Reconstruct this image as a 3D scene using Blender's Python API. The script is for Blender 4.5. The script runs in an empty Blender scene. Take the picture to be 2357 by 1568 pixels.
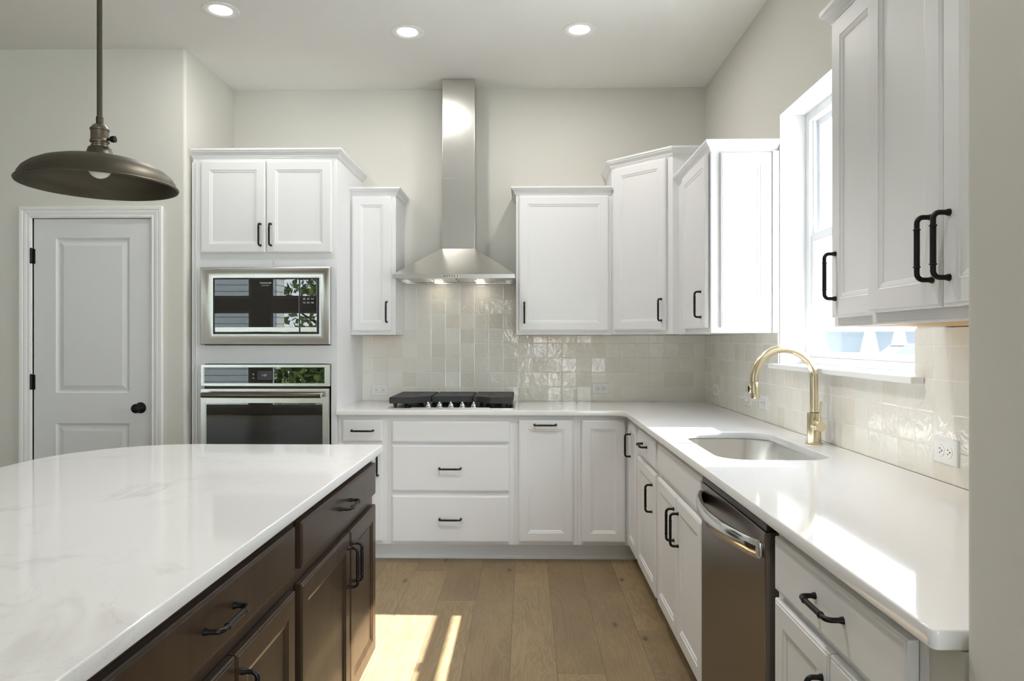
import bpy, bmesh, math, random
from mathutils import Vector, Matrix
R = math.radians
random.seed(7)
S = bpy.context.scene
COL = S.collection

# ------------------------------------------------------------------ camera
cam_d = bpy.data.cameras.new('camera'); cam = bpy.data.objects.new('camera', cam_d); COL.objects.link(cam)
cam.location = (0, 0, 1.326)
cam.rotation_euler = (R(90), 0, 0.0207)
cam_d.sensor_width = 36.0
cam_d.lens = 1602.2 / 2357 * 36.0
cam_d.shift_y = 1.25 / 2357
cam_d.clip_start = 0.02; cam_d.clip_end = 300
S.camera = cam

# ------------------------------------------------------------------ view, world, sun, daylight openings
S.view_settings.view_transform = 'Standard'; S.view_settings.look = 'None'
S.view_settings.gamma = 1.0; S.view_settings.use_curve_mapping = False
S.view_settings.exposure = 0.66
SKY = 5.8
SUN = 20.0
try:
    S.cycles.max_bounces = 10; S.cycles.diffuse_bounces = 6; S.cycles.glossy_bounces = 5
    S.cycles.transparent_max_bounces = 12; S.cycles.transmission_bounces = 6
    S.cycles.sample_clamp_indirect = 6.0
    S.cycles.caustics_reflective = False; S.cycles.caustics_refractive = False
    S.cycles.use_denoising = True
    S.cycles.denoiser = 'OPENIMAGEDENOISE'
    S.cycles.denoising_prefilter = 'ACCURATE'
    S.cycles.denoising_input_passes = 'RGB_ALBEDO_NORMAL'
except Exception as e:
    print('cycles setting', e)

W = bpy.data.worlds.new('sky'); S.world = W; W.use_nodes = True
nt = W.node_tree; nt.nodes.clear()
wo = nt.nodes.new('ShaderNodeOutputWorld'); bg = nt.nodes.new('ShaderNodeBackground')
tc = nt.nodes.new('ShaderNodeTexCoord'); sp = nt.nodes.new('ShaderNodeSeparateXYZ'); cr = nt.nodes.new('ShaderNodeValToRGB')
nt.links.new(tc.outputs['Generated'], sp.inputs[0]); nt.links.new(sp.outputs['Z'], cr.inputs[0])
cr.color_ramp.elements[0].position = 0.0; cr.color_ramp.elements[0].color = (0.91, 0.955, 1.0, 1)
cr.color_ramp.elements[1].position = 0.75; cr.color_ramp.elements[1].color = (0.70, 0.82, 1.0, 1)
nt.links.new(cr.outputs[0], bg.inputs[0]); bg.inputs[1].default_value = SKY
nt.links.new(bg.outputs[0], wo.inputs[0])

def light(name, kind, loc, energy, color=(1, 1, 1), **kw):
    d = bpy.data.lights.new(name, kind); d.energy = energy; d.color = color
    for k, v in kw.items():
        setattr(d, k, v)
    o = bpy.data.objects.new(name, d); COL.objects.link(o); o.location = loc
    return o

sun = light('sun', 'SUN', (6, 2.8, 6), SUN, (1.0, 0.975, 0.94), angle=R(0.55))
sun.rotation_euler = Vector((-1, 0.012, -1.02)).to_track_quat('-Z', 'Y').to_euler()

def portal(name, loc, direction, sx, sy):
    o = light(name, 'AREA', loc, 1.0, shape='RECTANGLE', size=sx, size_y=sy)
    o.rotation_euler = Vector(direction).to_track_quat('-Z', 'Y').to_euler()
    o.data.cycles.is_portal = True
    return o

# ------------------------------------------------------------------ materials
def mat(name, color=(0.8, 0.8, 0.8), rough=0.5, metal=0.0, spec=0.5, coat=0.0, coat_rough=0.05, aniso=0.0, ior=None):
    m = bpy.data.materials.new(name); m.use_nodes = True
    b = m.node_tree.nodes['Principled BSDF']
    b.inputs['Base Color'].default_value = (*color, 1); b.inputs['Roughness'].default_value = rough
    b.inputs['Metallic'].default_value = metal; b.inputs['Specular IOR Level'].default_value = spec
    b.inputs['Coat Weight'].default_value = coat; b.inputs['Coat Roughness'].default_value = coat_rough
    b.inputs['Anisotropic'].default_value = aniso
    if ior: b.inputs['IOR'].default_value = ior
    return m

class NB:
    """small node-building helper"""
    def __init__(s, m):
        s.t = m.node_tree; s.b = s.t.nodes['Principled BSDF']
    def n(s, kind, **kw):
        x = s.t.nodes.new('ShaderNode' + kind)
        for k, v in kw.items(): setattr(x, k, v)
        return x
    def link(s, a, b): s.t.links.new(a, b)
    def math(s, op, a, b=None, c=None):
        x = s.n('Math', operation=op)
        for i, v in enumerate((a, b, c)):
            if v is None: continue
            if isinstance(v, (int, float)): x.inputs[i].default_value = v
            else: s.link(v, x.inputs[i])
        return x.outputs[0]
    def noise(s, vec, scale, detail=3, rough=0.5, dist=0.0):
        x = s.n('TexNoise'); x.inputs['Scale'].default_value = scale; x.inputs['Detail'].default_value = detail
        x.inputs['Roughness'].default_value = rough; x.inputs['Distortion'].default_value = dist
        s.link(vec, x.inputs['Vector']); return x.outputs['Fac']
    def ramp(s, fac, stops):
        x = s.n('ValToRGB'); e = x.color_ramp.elements
        while len(e) < len(stops): e.new(0.5)
        for el, (p, c) in zip(e, stops): el.position = p; el.color = (*c, 1)
        s.link(fac, x.inputs[0]); return x.outputs[0]
    def mix(s, fac, a, b):
        x = s.n('Mix', data_type='RGBA')
        for i, v in ((0, fac), (6, a), (7, b)):
            if isinstance(v, (int, float)): x.inputs[i].default_value = v
            elif isinstance(v, tuple): x.inputs[i].default_value = (*v, 1)
            else: s.link(v, x.inputs[i])
        return x.outputs[2]
    def bump(s, h, strength=0.2, dist=0.01):
        x = s.n('Bump'); x.inputs['Strength'].default_value = strength; x.inputs['Distance'].default_value = dist
        s.link(h, x.inputs['Height']); s.link(x.outputs[0], s.b.inputs['Normal']); return x
    def obj(s):
        return s.n('TexCoord').outputs['Object']
    def sep(s, v):
        x = s.n('SeparateXYZ'); s.link(v, x.inputs[0]); return x.outputs
    def comb(s, a, b, c):
        x = s.n('CombineXYZ')
        for i, v in enumerate((a, b, c)):
            if isinstance(v, (int, float)): x.inputs[i].default_value = v
            else: s.link(v, x.inputs[i])
        return x.outputs[0]

M = {}
WALLC = (0.675, 0.665, 0.612)
M['wall'] = mat('wall_paint', WALLC, 0.85, spec=0.2)
q = NB(M['wall']); q.bump(q.noise(q.obj(), 160, 3), 0.05, 0.002)
M['ceiling'] = mat('ceiling_paint', (0.82, 0.815, 0.79), 0.9, spec=0.15)
q = NB(M['ceiling'])
v = q.obj(); a = q.noise(v, 26, 4, 0.55, 1.6)
h = q.ramp(a, [(0.50, (0, 0, 0)), (0.62, (1, 1, 1))])
q.bump(h, 0.22, 0.0025)
M['reveal'] = mat('window_reveal_paint', (0.74, 0.74, 0.735), 0.7, spec=0.2)
M['white'] = mat('white_cabinet_paint', (0.785, 0.788, 0.795), 0.38, spec=0.4)
M['trim'] = mat('white_trim_paint', (0.84, 0.84, 0.835), 0.4, spec=0.4)
M['door'] = mat('interior_door_paint', (0.74, 0.745, 0.745), 0.45, spec=0.35)
M['dark_gap'] = mat('shadow_gap', (0.03, 0.028, 0.025), 0.8)
M['under'] = mat('raw_birch_underside', (0.62, 0.40, 0.16), 0.55)
M['black'] = mat('black_bronze_metal', (0.022, 0.02, 0.02), 0.38, 0.75)
M['bronze'] = mat('oiled_bronze', (0.078, 0.069, 0.050), 0.46, 0.75)
M['bronze_lit'] = mat('lit_bronze_socket', (0.16, 0.135, 0.10), 0.36, 0.85)  # brighter copy of the bronze, lit look put into the socket colour
M['steel'] = mat('brushed_steel', (0.66, 0.65, 0.625), 0.24, 1.0, aniso=0.5)
M['steel_sink'] = mat('satin_sink_steel', (0.66, 0.655, 0.64), 0.27, 1.0)
M['steel_dark'] = mat('dark_stainless', (0.225, 0.20, 0.172), 0.27, 1.0)
M['chrome'] = mat('polished_steel', (0.72, 0.71, 0.69), 0.10, 1.0)
M['gold'] = mat('brushed_champagne_brass', (0.74, 0.65, 0.46), 0.22, 1.0)
M['iron'] = mat('black_cast_iron', (0.028, 0.028, 0.029), 0.55, 0.0, spec=0.45)
M['iron_hole'] = mat('grate_slot', (0.006, 0.006, 0.006), 0.7)
M['glass_black'] = mat('black_oven_glass', (0.006, 0.006, 0.006), 0.008, 0.0, spec=0.7, ior=1.6)
M['plastic_black'] = mat('black_plastic', (0.012, 0.012, 0.012), 0.35)
M['display'] = mat('grey_display', (0.06, 0.06, 0.065), 0.06)
M['ink'] = mat('white_lettering', (0.78, 0.78, 0.78), 0.5)
M['plate'] = mat('white_outlet_plastic', (0.82, 0.82, 0.81), 0.28)
M['slot'] = mat('outlet_slot', (0.03, 0.03, 0.03), 0.6)
M['vinyl'] = mat('white_vinyl', (0.82, 0.83, 0.86), 0.35)
M['bulb'] = mat('frosted_bulb', (0.80, 0.79, 0.74), 0.15, spec=0.6)

def emis(name, color, strength):
    m = bpy.data.materials.new(name); m.use_nodes = True; t = m.node_tree; t.nodes.clear()
    o = t.nodes.new('ShaderNodeOutputMaterial'); e = t.nodes.new('ShaderNodeEmission')
    e.inputs[0].default_value = (*color, 1); e.inputs[1].default_value = strength
    t.links.new(e.outputs[0], o.inputs[0]); return m
M['led'] = emis('lit_led_lens', (1, 0.97, 0.90), 9.0)
M['hood_led'] = emis('lit_hood_lamp', (1, 0.90, 0.72), 10.0)

def window_glass(name):
    m = bpy.data.materials.new(name); m.use_nodes = True; t = m.node_tree; t.nodes.clear()
    o = t.nodes.new('ShaderNodeOutputMaterial'); mx = t.nodes.new('ShaderNodeMixShader')
    tr = t.nodes.new('ShaderNodeBsdfTransparent'); g = t.nodes.new('ShaderNodeBsdfGlossy'); f = t.nodes.new('ShaderNodeFresnel')
    tr.inputs[0].default_value = (0.97, 0.985, 0.98, 1); g.inputs['Roughness'].default_value = 0.0
    f.inputs[0].default_value = 1.35
    gm = t.nodes.new('ShaderNodeNewGeometry'); iv = t.nodes.new('ShaderNodeMath'); iv.operation = 'SUBTRACT'; iv.inputs[0].default_value = 1.0
    ml = t.nodes.new('ShaderNodeMath'); ml.operation = 'MULTIPLY'      # reflect at the front face only (no total reflection inside the thin pane)
    t.links.new(gm.outputs['Backfacing'], iv.inputs[1]); t.links.new(f.outputs[0], ml.inputs[0]); t.links.new(iv.outputs[0], ml.inputs[1])
    t.links.new(ml.outputs[0], mx.inputs[0]); t.links.new(tr.outputs[0], mx.inputs[1]); t.links.new(g.outputs[0], mx.inputs[2])
    t.links.new(mx.outputs[0], o.inputs[0]); return m
M['glass'] = window_glass('window_pane_glass')

# quartz worktops
def quartz(name, vein, base=(0.81, 0.81, 0.808)):
    m = mat(name, base, 0.065, spec=0.5)
    q = NB(m); v = q.obj()
    big = q.noise(v, 2.2, 4, 0.6)
    w1 = q.noise(v, 1.15, 5, 0.62, 0.7)
    d1 = q.math('ABSOLUTE', q.math('SUBTRACT', w1, 0.5))
    l1 = q.math('SUBTRACT', 1.0, q.math('MINIMUM', q.math('DIVIDE', d1, 0.022), 1.0))
    w2 = q.noise(v, 2.4, 6, 0.6, 1.2)
    d2 = q.math('ABSOLUTE', q.math('SUBTRACT', w2, 0.47))
    l2 = q.math('SUBTRACT', 1.0, q.math('MINIMUM', q.math('DIVIDE', d2, 0.006), 1.0))
    mask = q.ramp(big, [(0.45, (0, 0, 0)), (0.62, (1, 1, 1))])
    f = q.math('MULTIPLY', q.math('ADD', q.math('MULTIPLY', l1, 0.55), q.math('MULTIPLY', l2, 0.45)), mask)
    c = q.mix(q.math('MULTIPLY', f, vein), base, (0.50, 0.485, 0.46))
    q.link(c, q.b.inputs['Base Color'])
    return m
M['quartz'] = quartz('white_quartz', 0.10)
M['quartz_vein'] = quartz('veined_white_quartz', 0.75, (0.735, 0.73, 0.715))

# glazed handmade tile: u,v picks the wall axes, pu,pv the grid phase
def zellige(name, axis, pu, pv, t=0.1):
    m = mat(name, (0.7, 0.69, 0.65), 0.07, spec=0.55)
    q = NB(m); v = q.obj(); xyz = q.sep(v)
    u = q.math('DIVIDE', q.math('SUBTRACT', xyz[axis], pu), t); w = q.math('DIVIDE', q.math('SUBTRACT', xyz[2], pv), t)
    iu = q.math('FLOOR', u); iw = q.math('FLOOR', w)
    fu = q.math('SUBTRACT', u, iu); fw = q.math('SUBTRACT', w, iw)
    wn = q.n('TexWhiteNoise', noise_dimensions='3D'); q.link(q.comb(iu, iw, 3.7), wn.inputs['Vector'])
    rc = q.sep(wn.outputs['Color'])
    wob = q.noise(v, 38, 2)
    wv = q.math('MULTIPLY', q.math('SUBTRACT', wob, 0.5), 0.035)
    eu = q.math('ADD', q.math('MINIMUM', fu, q.math('SUBTRACT', 1.0, fu)), wv)
    ew = q.math('ADD', q.math('MINIMUM', fw, q.math('SUBTRACT', 1.0, fw)), wv)
    e = q.math('MINIMUM', eu, ew)
    grout = q.math('LESS_THAN', e, 0.014)
    edge = q.math('MINIMUM', q.math('DIVIDE', e, 0.05), 1.0)
    base = q.ramp(rc[0], [(0.0, (0.772, 0.735, 0.656)), (0.3, (0.830, 0.803, 0.735)), (0.55, (0.840, 0.824, 0.772)), (0.8, (0.814, 0.772, 0.709)), (1.0, (0.866, 0.845, 0.793))])
    cloud = q.noise(v, 24, 3, 0.6)
    base = q.mix(q.math('MULTIPLY', q.math('SUBTRACT', cloud, 0.35), 0.35), base, (0.86, 0.835, 0.78))
    col = q.mix(grout, base, (0.85, 0.835, 0.79))
    q.link(col, q.b.inputs['Base Color'])
    rgh = q.math('ADD', q.math('MULTIPLY', grout, 0.6), 0.075)
    q.link(rgh, q.b.inputs['Roughness'])
    tilt = q.math('ADD', q.math('MULTIPLY', q.math('SUBTRACT', rc[1], 0.5), q.math('SUBTRACT', fu, 0.5)),
                  q.math('MULTIPLY', q.math('SUBTRACT', rc[2], 0.5), q.math('SUBTRACT', fw, 0.5)))
    h = q.math('ADD', q.math('MULTIPLY', tilt, 1.0), q.math('MULTIPLY', q.noise(v, 20, 3, 0.55, 0.8), 0.30))
    h = q.math('ADD', h, q.math('MULTIPLY', edge, 0.07))
    q.bump(h, 1.0, 0.008)
    return m
M['tile_back'] = zellige('glazed_tile', 0, -0.855, 0.911)
M['tile_right'] = zellige('glazed_tile_side', 1, 4.413, 0.911)

# wide oak planks running away from the camera
def oak(name):
    m = mat(name, (0.366, 0.283, 0.173), 0.42, spec=0.35)
    q = NB(m); v = q.obj(); xyz = q.sep(v)
    u = q.math('DIVIDE', q.math('ADD', xyz[0], 0.067), 0.1915); iu = q.math('FLOOR', u); fu = q.math('SUBTRACT', u, iu)
    wn = q.n('TexWhiteNoise', noise_dimensions='1D'); q.link(iu, wn.inputs['W'])
    L = 1.45
    y = q.math('ADD', q.math('DIVIDE', xyz[1], L), q.math('MULTIPLY', wn.outputs['Value'], 7.3))
    iy = q.math('FLOOR', y); fy = q.math('SUBTRACT', y, iy)
    w2 = q.n('TexWhiteNoise', noise_dimensions='3D'); q.link(q.comb(iu, iy, 1.3), w2.inputs['Vector'])
    rc = q.sep(w2.outputs['Color'])
    off = q.math('MULTIPLY', rc[1], 37.0)
    gx = q.math('ADD', q.math('MULTIPLY', xyz[0], 1.0), off)
    gv = q.comb(gx, q.math('MULTIPLY', xyz[1], 0.12), off)
    ring = q.noise(gv, 9.0, 4, 0.55, 1.0)
    kn = q.n('TexVoronoi', voronoi_dimensions='2D'); kn.inputs['Scale'].default_value = 1.0
    q.link(q.comb(q.math('ADD', q.math('MULTIPLY', xyz[0], 2.9), off), q.math('ADD', q.math('MULTIPLY', xyz[1], 1.25), off), 0.0), kn.inputs['Vector'])
    kd = q.math('ADD', kn.outputs['Distance'], q.math('MULTIPLY', q.math('SUBTRACT', q.noise(v, 45, 2), 0.5), 0.06))
    kf = q.math('SUBTRACT', 1.0, q.math('MINIMUM', q.math('DIVIDE', kd, 0.055), 1.0))
    halo = q.math('SUBTRACT', 1.0, q.math('MINIMUM', q.math('DIVIDE', kd, 0.30), 1.0))
    ring = q.math('ADD', ring, q.math('MULTIPLY', q.math('MULTIPLY', halo, halo), 0.28))
    rings = q.math('SINE', q.math('MULTIPLY', ring, 85.0))
    fine = q.noise(q.comb(q.math('MULTIPLY', gx, 1.0), q.math('MULTIPLY', xyz[1], 0.03), off), 190, 4, 0.7)
    blot = q.noise(q.comb(gx, q.math('MULTIPLY', xyz[1], 0.5), off), 5.0, 3, 0.5)
    base = q.ramp(rc[0], [(0.0, (0.201, 0.139, 0.075)), (0.35, (0.250, 0.177, 0.096)), (0.7, (0.299, 0.215, 0.116)), (1.0, (0.232, 0.171, 0.102))])
    c = q.mix(q.math('MULTIPLY', q.math('ADD', q.math('MULTIPLY', rings, 0.5), 0.5), 0.42), base, (0.140, 0.094, 0.051))
    c = q.mix(q.math('MULTIPLY', q.math('MAXIMUM', q.math('SUBTRACT', fine, 0.52), 0.0), 2.6), c, (0.104, 0.071, 0.040))
    c = q.mix(q.math('MULTIPLY', q.math('SUBTRACT', blot, 0.40), 0.9), c, (0.366, 0.269, 0.148))
    c = q.mix(q.math('MULTIPLY', kf, 0.95), c, (0.05, 0.036, 0.028))
    eu = q.math('MINIMUM', fu, q.math('SUBTRACT', 1.0, fu)); ey = q.math('MULTIPLY', q.math('MINIMUM', fy, q.math('SUBTRACT', 1.0, fy)), L / 0.1915)
    e = q.math('MINIMUM', eu, ey)
    seam = q.math('SUBTRACT', 1.0, q.math('MINIMUM', q.math('DIVIDE', e, 0.012), 1.0))
    c = q.mix(q.math('MULTIPLY', seam, 0.75), c, (0.085, 0.063, 0.041))
    q.link(c, q.b.inputs['Base Color'])
    h = q.math('ADD', q.math('MULTIPLY', q.math('MINIMUM', q.math('DIVIDE', e, 0.02), 1.0), 1.0), q.math('MULTIPLY', fine, 0.25))
    q.bump(h, 0.25, 0.002)
    return m
M['oak'] = oak('wide_oak_planks')

# dark stained maple for the island; grain runs upright
def stained(name):
    m = mat(name, (0.05, 0.03, 0.02), 0.36, spec=0.35, coat=0.22, coat_rough=0.12)
    q = NB(m); v = q.obj(); xyz = q.sep(v)
    g = q.noise(q.comb(q.math('MULTIPLY', xyz[0], 1.0), q.math('MULTIPLY', xyz[1], 1.0), q.math('MULTIPLY', xyz[2], 0.10)), 42, 4, 0.6, 0.3)
    b = q.noise(v, 6, 3)
    c = q.ramp(g, [(0.3, (0.019, 0.010, 0.0055)), (0.7, (0.042, 0.023, 0.012))])
    c = q.mix(q.math('MULTIPLY', q.math('SUBTRACT', b, 0.42), 1.2), c, (0.062, 0.036, 0.019))
    q.link(c, q.b.inputs['Base Color'])
    return m
M['espresso'] = stained('dark_stained_maple')

# ------------------------------------------------------------------ mesh helpers (world coordinates)
def bm_new(): return bmesh.new()

def box(bm, x0, x1, y0, y1, z0, z1, bev=0.0, seg=2):
    b = bmesh.new()
    vs = [b.verts.new((x, y, z)) for x in (x0, x1) for y in (y0, y1) for z in (z0, z1)]
    for f in ((0, 1, 3, 2), (4, 6, 7, 5), (0, 4, 5, 1), (2, 3, 7, 6), (0, 2, 6, 4), (1, 5, 7, 3)):
        b.faces.new([vs[i] for i in f])
    if bev > 0:
        bmesh.ops.bevel(b, geom=b.edges[:], offset=bev, segments=seg, affect='EDGES', profile=0.5)
    merge(bm, b); return bm

def merge(bm, b, mtx=None):
    if mtx is not None: bmesh.ops.transform(b, matrix=mtx, verts=b.verts)
    mp = {}
    for v in b.verts: mp[v] = bm.verts.new(v.co)
    for f in b.faces:
        try:
            nf = bm.faces.new([mp[v] for v in f.verts]); nf.smooth = f.smooth
        except ValueError: pass
    b.free()

def prism(bm, poly, z0, z1, bev=0.0):
    b = bmesh.new()
    lo = [b.verts.new((x, y, z0)) for x, y in poly]; hi = [b.verts.new((x, y, z1)) for x, y in poly]
    b.faces.new(lo[::-1]); b.faces.new(hi)
    n = len(poly)
    for i in range(n):
        j = (i + 1) % n
        b.faces.new((lo[i], lo[j], hi[j], hi[i]))
    bmesh.ops.recalc_face_normals(b, faces=b.faces)
    if bev > 0:
        bmesh.ops.bevel(b, geom=b.edges[:], offset=bev, segments=2, affect='EDGES')
    merge(bm, b); return bm

def round_poly(pts, radii, seg=8):
    out = []
    n = len(pts)
    for i, p in enumerate(pts):
        r = radii[i] if isinstance(radii, (list, tuple)) else radii
        if r <= 0: out.append(tuple(p)); continue
        p = Vector(p); a = (Vector(pts[i - 1]) - p).normalized(); c = (Vector(pts[(i + 1) % n]) - p).normalized()
        ang = a.angle(c); d = r / math.tan(ang / 2)
        cen = p + (a + c).normalized() * (r / math.sin(ang / 2))
        s = p + a * d; e = p + c * d
        a0 = math.atan2(s.y - cen.y, s.x - cen.x); a1 = math.atan2(e.y - cen.y, e.x - cen.x)
        da = (a1 - a0 + math.pi) % (2 * math.pi) - math.pi
        for k in range(seg + 1):
            t = a0 + da * k / seg
            out.append((cen.x + r * math.cos(t), cen.y + r * math.sin(t)))
    return out

def lathe(bm, prof, center=(0, 0, 0), axis='Z', seg=48, mtx=None, smooth=True):
    b = bmesh.new(); rings = []
    for r, z in prof:
        if r < 1e-6: rings.append([b.verts.new((0, 0, z))])
        else: rings.append([b.verts.new((r * math.cos(2 * math.pi * k / seg), r * math.sin(2 * math.pi * k / seg), z)) for k in range(seg)])
    for A, B in zip(rings, rings[1:]):
        for k in range(seg):
            j = (k + 1) % seg
            if len(A) == 1 and len(B) == 1: continue
            if len(A) == 1: f = b.faces.new((A[0], B[k], B[j]))
            elif len(B) == 1: f = b.faces.new((A[k], A[j], B[0]))
            else: f = b.faces.new((A[k], A[j], B[j], B[k]))
            f.smooth = smooth
    bmesh.ops.recalc_face_normals(b, faces=b.faces)
    T = Matrix.Translation(center)
    if axis == 'X': T = T @ Matrix.Rotation(R(90), 4, 'Y')
    if axis == '-X': T = T @ Matrix.Rotation(R(-90), 4, 'Y')
    if axis == 'Y': T = T @ Matrix.Rotation(R(-90), 4, 'X')
    if axis == '-Y': T = T @ Matrix.Rotation(R(90), 4, 'X')
    if mtx is not None: T = mtx
    merge(bm, b, T); return bm

def tube(bm, pts, radii, seg=14, caps=True):
    pts = [Vector(p) for p in pts]
    if not isinstance(radii, (list, tuple)): radii = [radii] * len(pts)
    b = bmesh.new(); rings = []
    T0 = (pts[1] - pts[0]).normalized()
    up = Vector((0, 0, 1)) if abs(T0.z) < 0.9 else Vector((1, 0, 0))
    N = (up - T0 * up.dot(T0)).normalized(); T = T0
    for i, p in enumerate(pts):
        t = T0 if i == 0 else ((pts[i] - pts[i - 1]).normalized() if i == len(pts) - 1 else ((pts[i + 1] - pts[i]).normalized() + (pts[i] - pts[i - 1]).normalized()).normalized())
        N = (N - t * N.dot(t)).normalized(); B = t.cross(N)
        rings.append([b.verts.new(p + (N * math.cos(2 * math.pi * k / seg) + B * math.sin(2 * math.pi * k / seg)) * radii[i]) for k in range(seg)])
    for A, Bq in zip(rings, rings[1:]):
        for k in range(seg):
            j = (k + 1) % seg
            f = b.faces.new((A[k], A[j], Bq[j], Bq[k])); f.smooth = True
    if caps:
        b.faces.new(rings[0][::-1]); b.faces.new(rings[-1])
    bmesh.ops.recalc_face_normals(b, faces=b.faces)
    merge(bm, b); return bm

class Face:
    """a vertical working plane: o = origin on the plane, u = to the viewer's right, n = towards the viewer"""
    def __init__(s, o, u):
        s.o = Vector((o[0], o[1], 0)); s.u = Vector((u[0], u[1], 0)).normalized(); s.n = Vector((s.u.y, -s.u.x, 0))
    def P(s, a, d, z):            # d = depth behind the plane
        return s.o + s.u * a - s.n * d + Vector((0, 0, z))
    def mtx(s, a, d, z):
        m = Matrix.Identity(4); p = s.P(a, d, z)
        m.col[0] = (*s.u, 0); m.col[1] = (*(-s.n), 0); m.col[2] = (0, 0, 1, 0); m.col[3] = (*p, 1)
        return m

def rings_panel(bm, F, a0, a1, z0, z1, prof, back, cap=True):
    """nested rectangles: prof = list of (inset, depth); closed at the back at depth `back`"""
    b = bmesh.new(); rr = []
    for ins, d in [(0.0, back)] + list(prof):
        rr.append([b.verts.new(F.P(x, d, z)) for x, z in ((a0 + ins, z0 + ins), (a1 - ins, z0 + ins), (a1 - ins, z1 - ins), (a0 + ins, z1 - ins))])
    for A, B in zip(rr, rr[1:]):
        for k in range(4):
            j = (k + 1) % 4
            b.faces.new((A[k], A[j], B[j], B[k]))
    if cap: b.faces.new(rr[-1])
    b.faces.new(rr[0][::-1])
    bmesh.ops.recalc_face_normals(b, faces=b.faces)
    merge(bm, b); return bm

DOOR_T = 0.019
EDGE = [(0.0, 0.0045), (0.0025, 0.002), (0.007, 0.0016), (0.0085, 0.0)]
def door_prof(stile=0.056):
    s = stile
    return EDGE + [(s - 0.002, 0.0), (s, 0.0022), (s + 0.004, 0.0026), (s + 0.012, 0.0046), (s + 0.0135, 0.0068)]

def fbox(bm, F, a0, a1, d0, d1, z0, z1, bev=0.0):
    b = bmesh.new(); box(b, a0, a1, d0, d1, z0, z1, bev)
    merge(bm, b, F.mtx(0, 0, 0)); return bm

def curve_slab(name, outline, holes, z0, z1, bev=0.003):
    cu = bpy.data.curves.new(name, 'CURVE'); cu.dimensions = '2D'; cu.fill_mode = 'BOTH'
    for poly in [outline] + holes:
        s = cu.splines.new('POLY'); s.points.add(len(poly) - 1); s.use_cyclic_u = True
        for p, (x, y) in zip(s.points, poly): p.co = (x, y, 0, 1)
    cu.extrude = (z1 - z0) / 2 - bev; cu.bevel_depth = bev; cu.bevel_resolution = 2; cu.offset = -bev
    o = bpy.data.objects.new(name, cu); COL.objects.link(o)
    me = bpy.data.meshes.new_from_object(o.evaluated_get(bpy.context.evaluated_depsgraph_get()))
    bpy.data.objects.remove(o); bpy.data.curves.remove(cu)
    me.transform(Matrix.Translation((0, 0, (z0 + z1) / 2)))
    b = bmesh.new(); b.from_mesh(me); bpy.data.meshes.remove(me)
    return b

# ------------------------------------------------------------------ object helpers
WORLDM = {}
def thing(name, label, cat, loc=(0, 0, 0), group=None):
    o = bpy.data.objects.new(name, None); COL.objects.link(o); o.location = loc
    o.empty_display_size = 0.05
    o['label'] = label; o['category'] = cat
    if group: o['group'] = group
    WORLDM[o.name] = Matrix.Translation(loc)
    return o

def obj(name, bm, m, parent=None, mats=None, label=None, sharp=35):
    me = bpy.data.meshes.new(name)
    M4 = WORLDM[parent.name] if parent else Matrix.Identity(4)
    bm.transform(M4.inverted()); bm.to_mesh(me); bm.free()
    o = bpy.data.objects.new(name, me); COL.objects.link(o)
    for mm in (mats or [m]): me.materials.append(mm)
    if any(p.use_smooth for p in me.polygons):
        for p in me.polygons: p.use_smooth = True
        me.set_sharp_from_angle(angle=R(sharp))
    if parent: o.parent = parent
    WORLDM[o.name] = M4.copy()
    if label: o['label'] = label
    return o

def tag(o, label, cat, group=None):
    o['label'] = label; o['category'] = cat
    if group: o['group'] = group
    return o
def struct(name, bm, m, parent=None):
    o = obj(name, bm, m, parent)
    if not parent: o['kind'] = 'structure'
    return o

# one cabinet pull, shared by every door and drawer
def pull_mesh():
    b = bm_new(); c = 0.064; out = 0.032; r = 0.013
    pts = [(0, 0, -c), (0, -0.004, -c), (0, -0.009, -c), (0, -out + r, -c)]
    rad = [0.0074, 0.0068, 0.0052, 0.0052]
    for k in range(1, 7):
        t = k / 6 * math.pi / 2
        pts.append((0, -out + r - r * math.sin(t), -c + r - r * math.cos(t))); rad.append(0.0053)
    z = -c + 0.024
    for dz, rr in ((0, 0.0053), (0.0008, 0.0072), (0.003, 0.0072), (0.0038, 0.0058)):
        pts.append((0, -out, z + dz)); rad.append(rr)
    full = pts + [(x, y, -zz) for x, y, zz in pts[::-1]]
    tube(b, full, rad + rad[::-1], 14)
    me = bpy.data.meshes.new('handle'); b.to_mesh(me); b.free(); me.materials.append(M['black'])
    for p in me.polygons: p.use_smooth = True
    me.set_sharp_from_angle(angle=R(50))
    return me
PULL = pull_mesh()
def pull(parent, F, a, z, horizontal=False, d=0.0):
    o = bpy.data.objects.new('handle', PULL); COL.objects.link(o); o.parent = parent
    m = F.mtx(a, d, z)
    if horizontal: m = m @ Matrix.Rotation(R(90), 4, 'Y')
    o.matrix_local = WORLDM[parent.name].inverted() @ m
    WORLDM[o.name] = m
    return o

def leaf(parent, name, F, a0, a1, z0, z1, m, handle=None, panel=True, stile=0.056, gap=0.0015):
    """door / drawer front, its back `gap` in front of the frame plane F (handle = (a, z, horizontal))"""
    G = Face(F.o + F.n * (DOOR_T + gap), F.u)
    b = rings_panel(bm_new(), G, a0, a1, z0, z1, door_prof(stile) if panel else EDGE, DOOR_T)
    o = obj(name, b, m, parent)
    if handle: pull(o, G, *handle)
    return o

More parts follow.
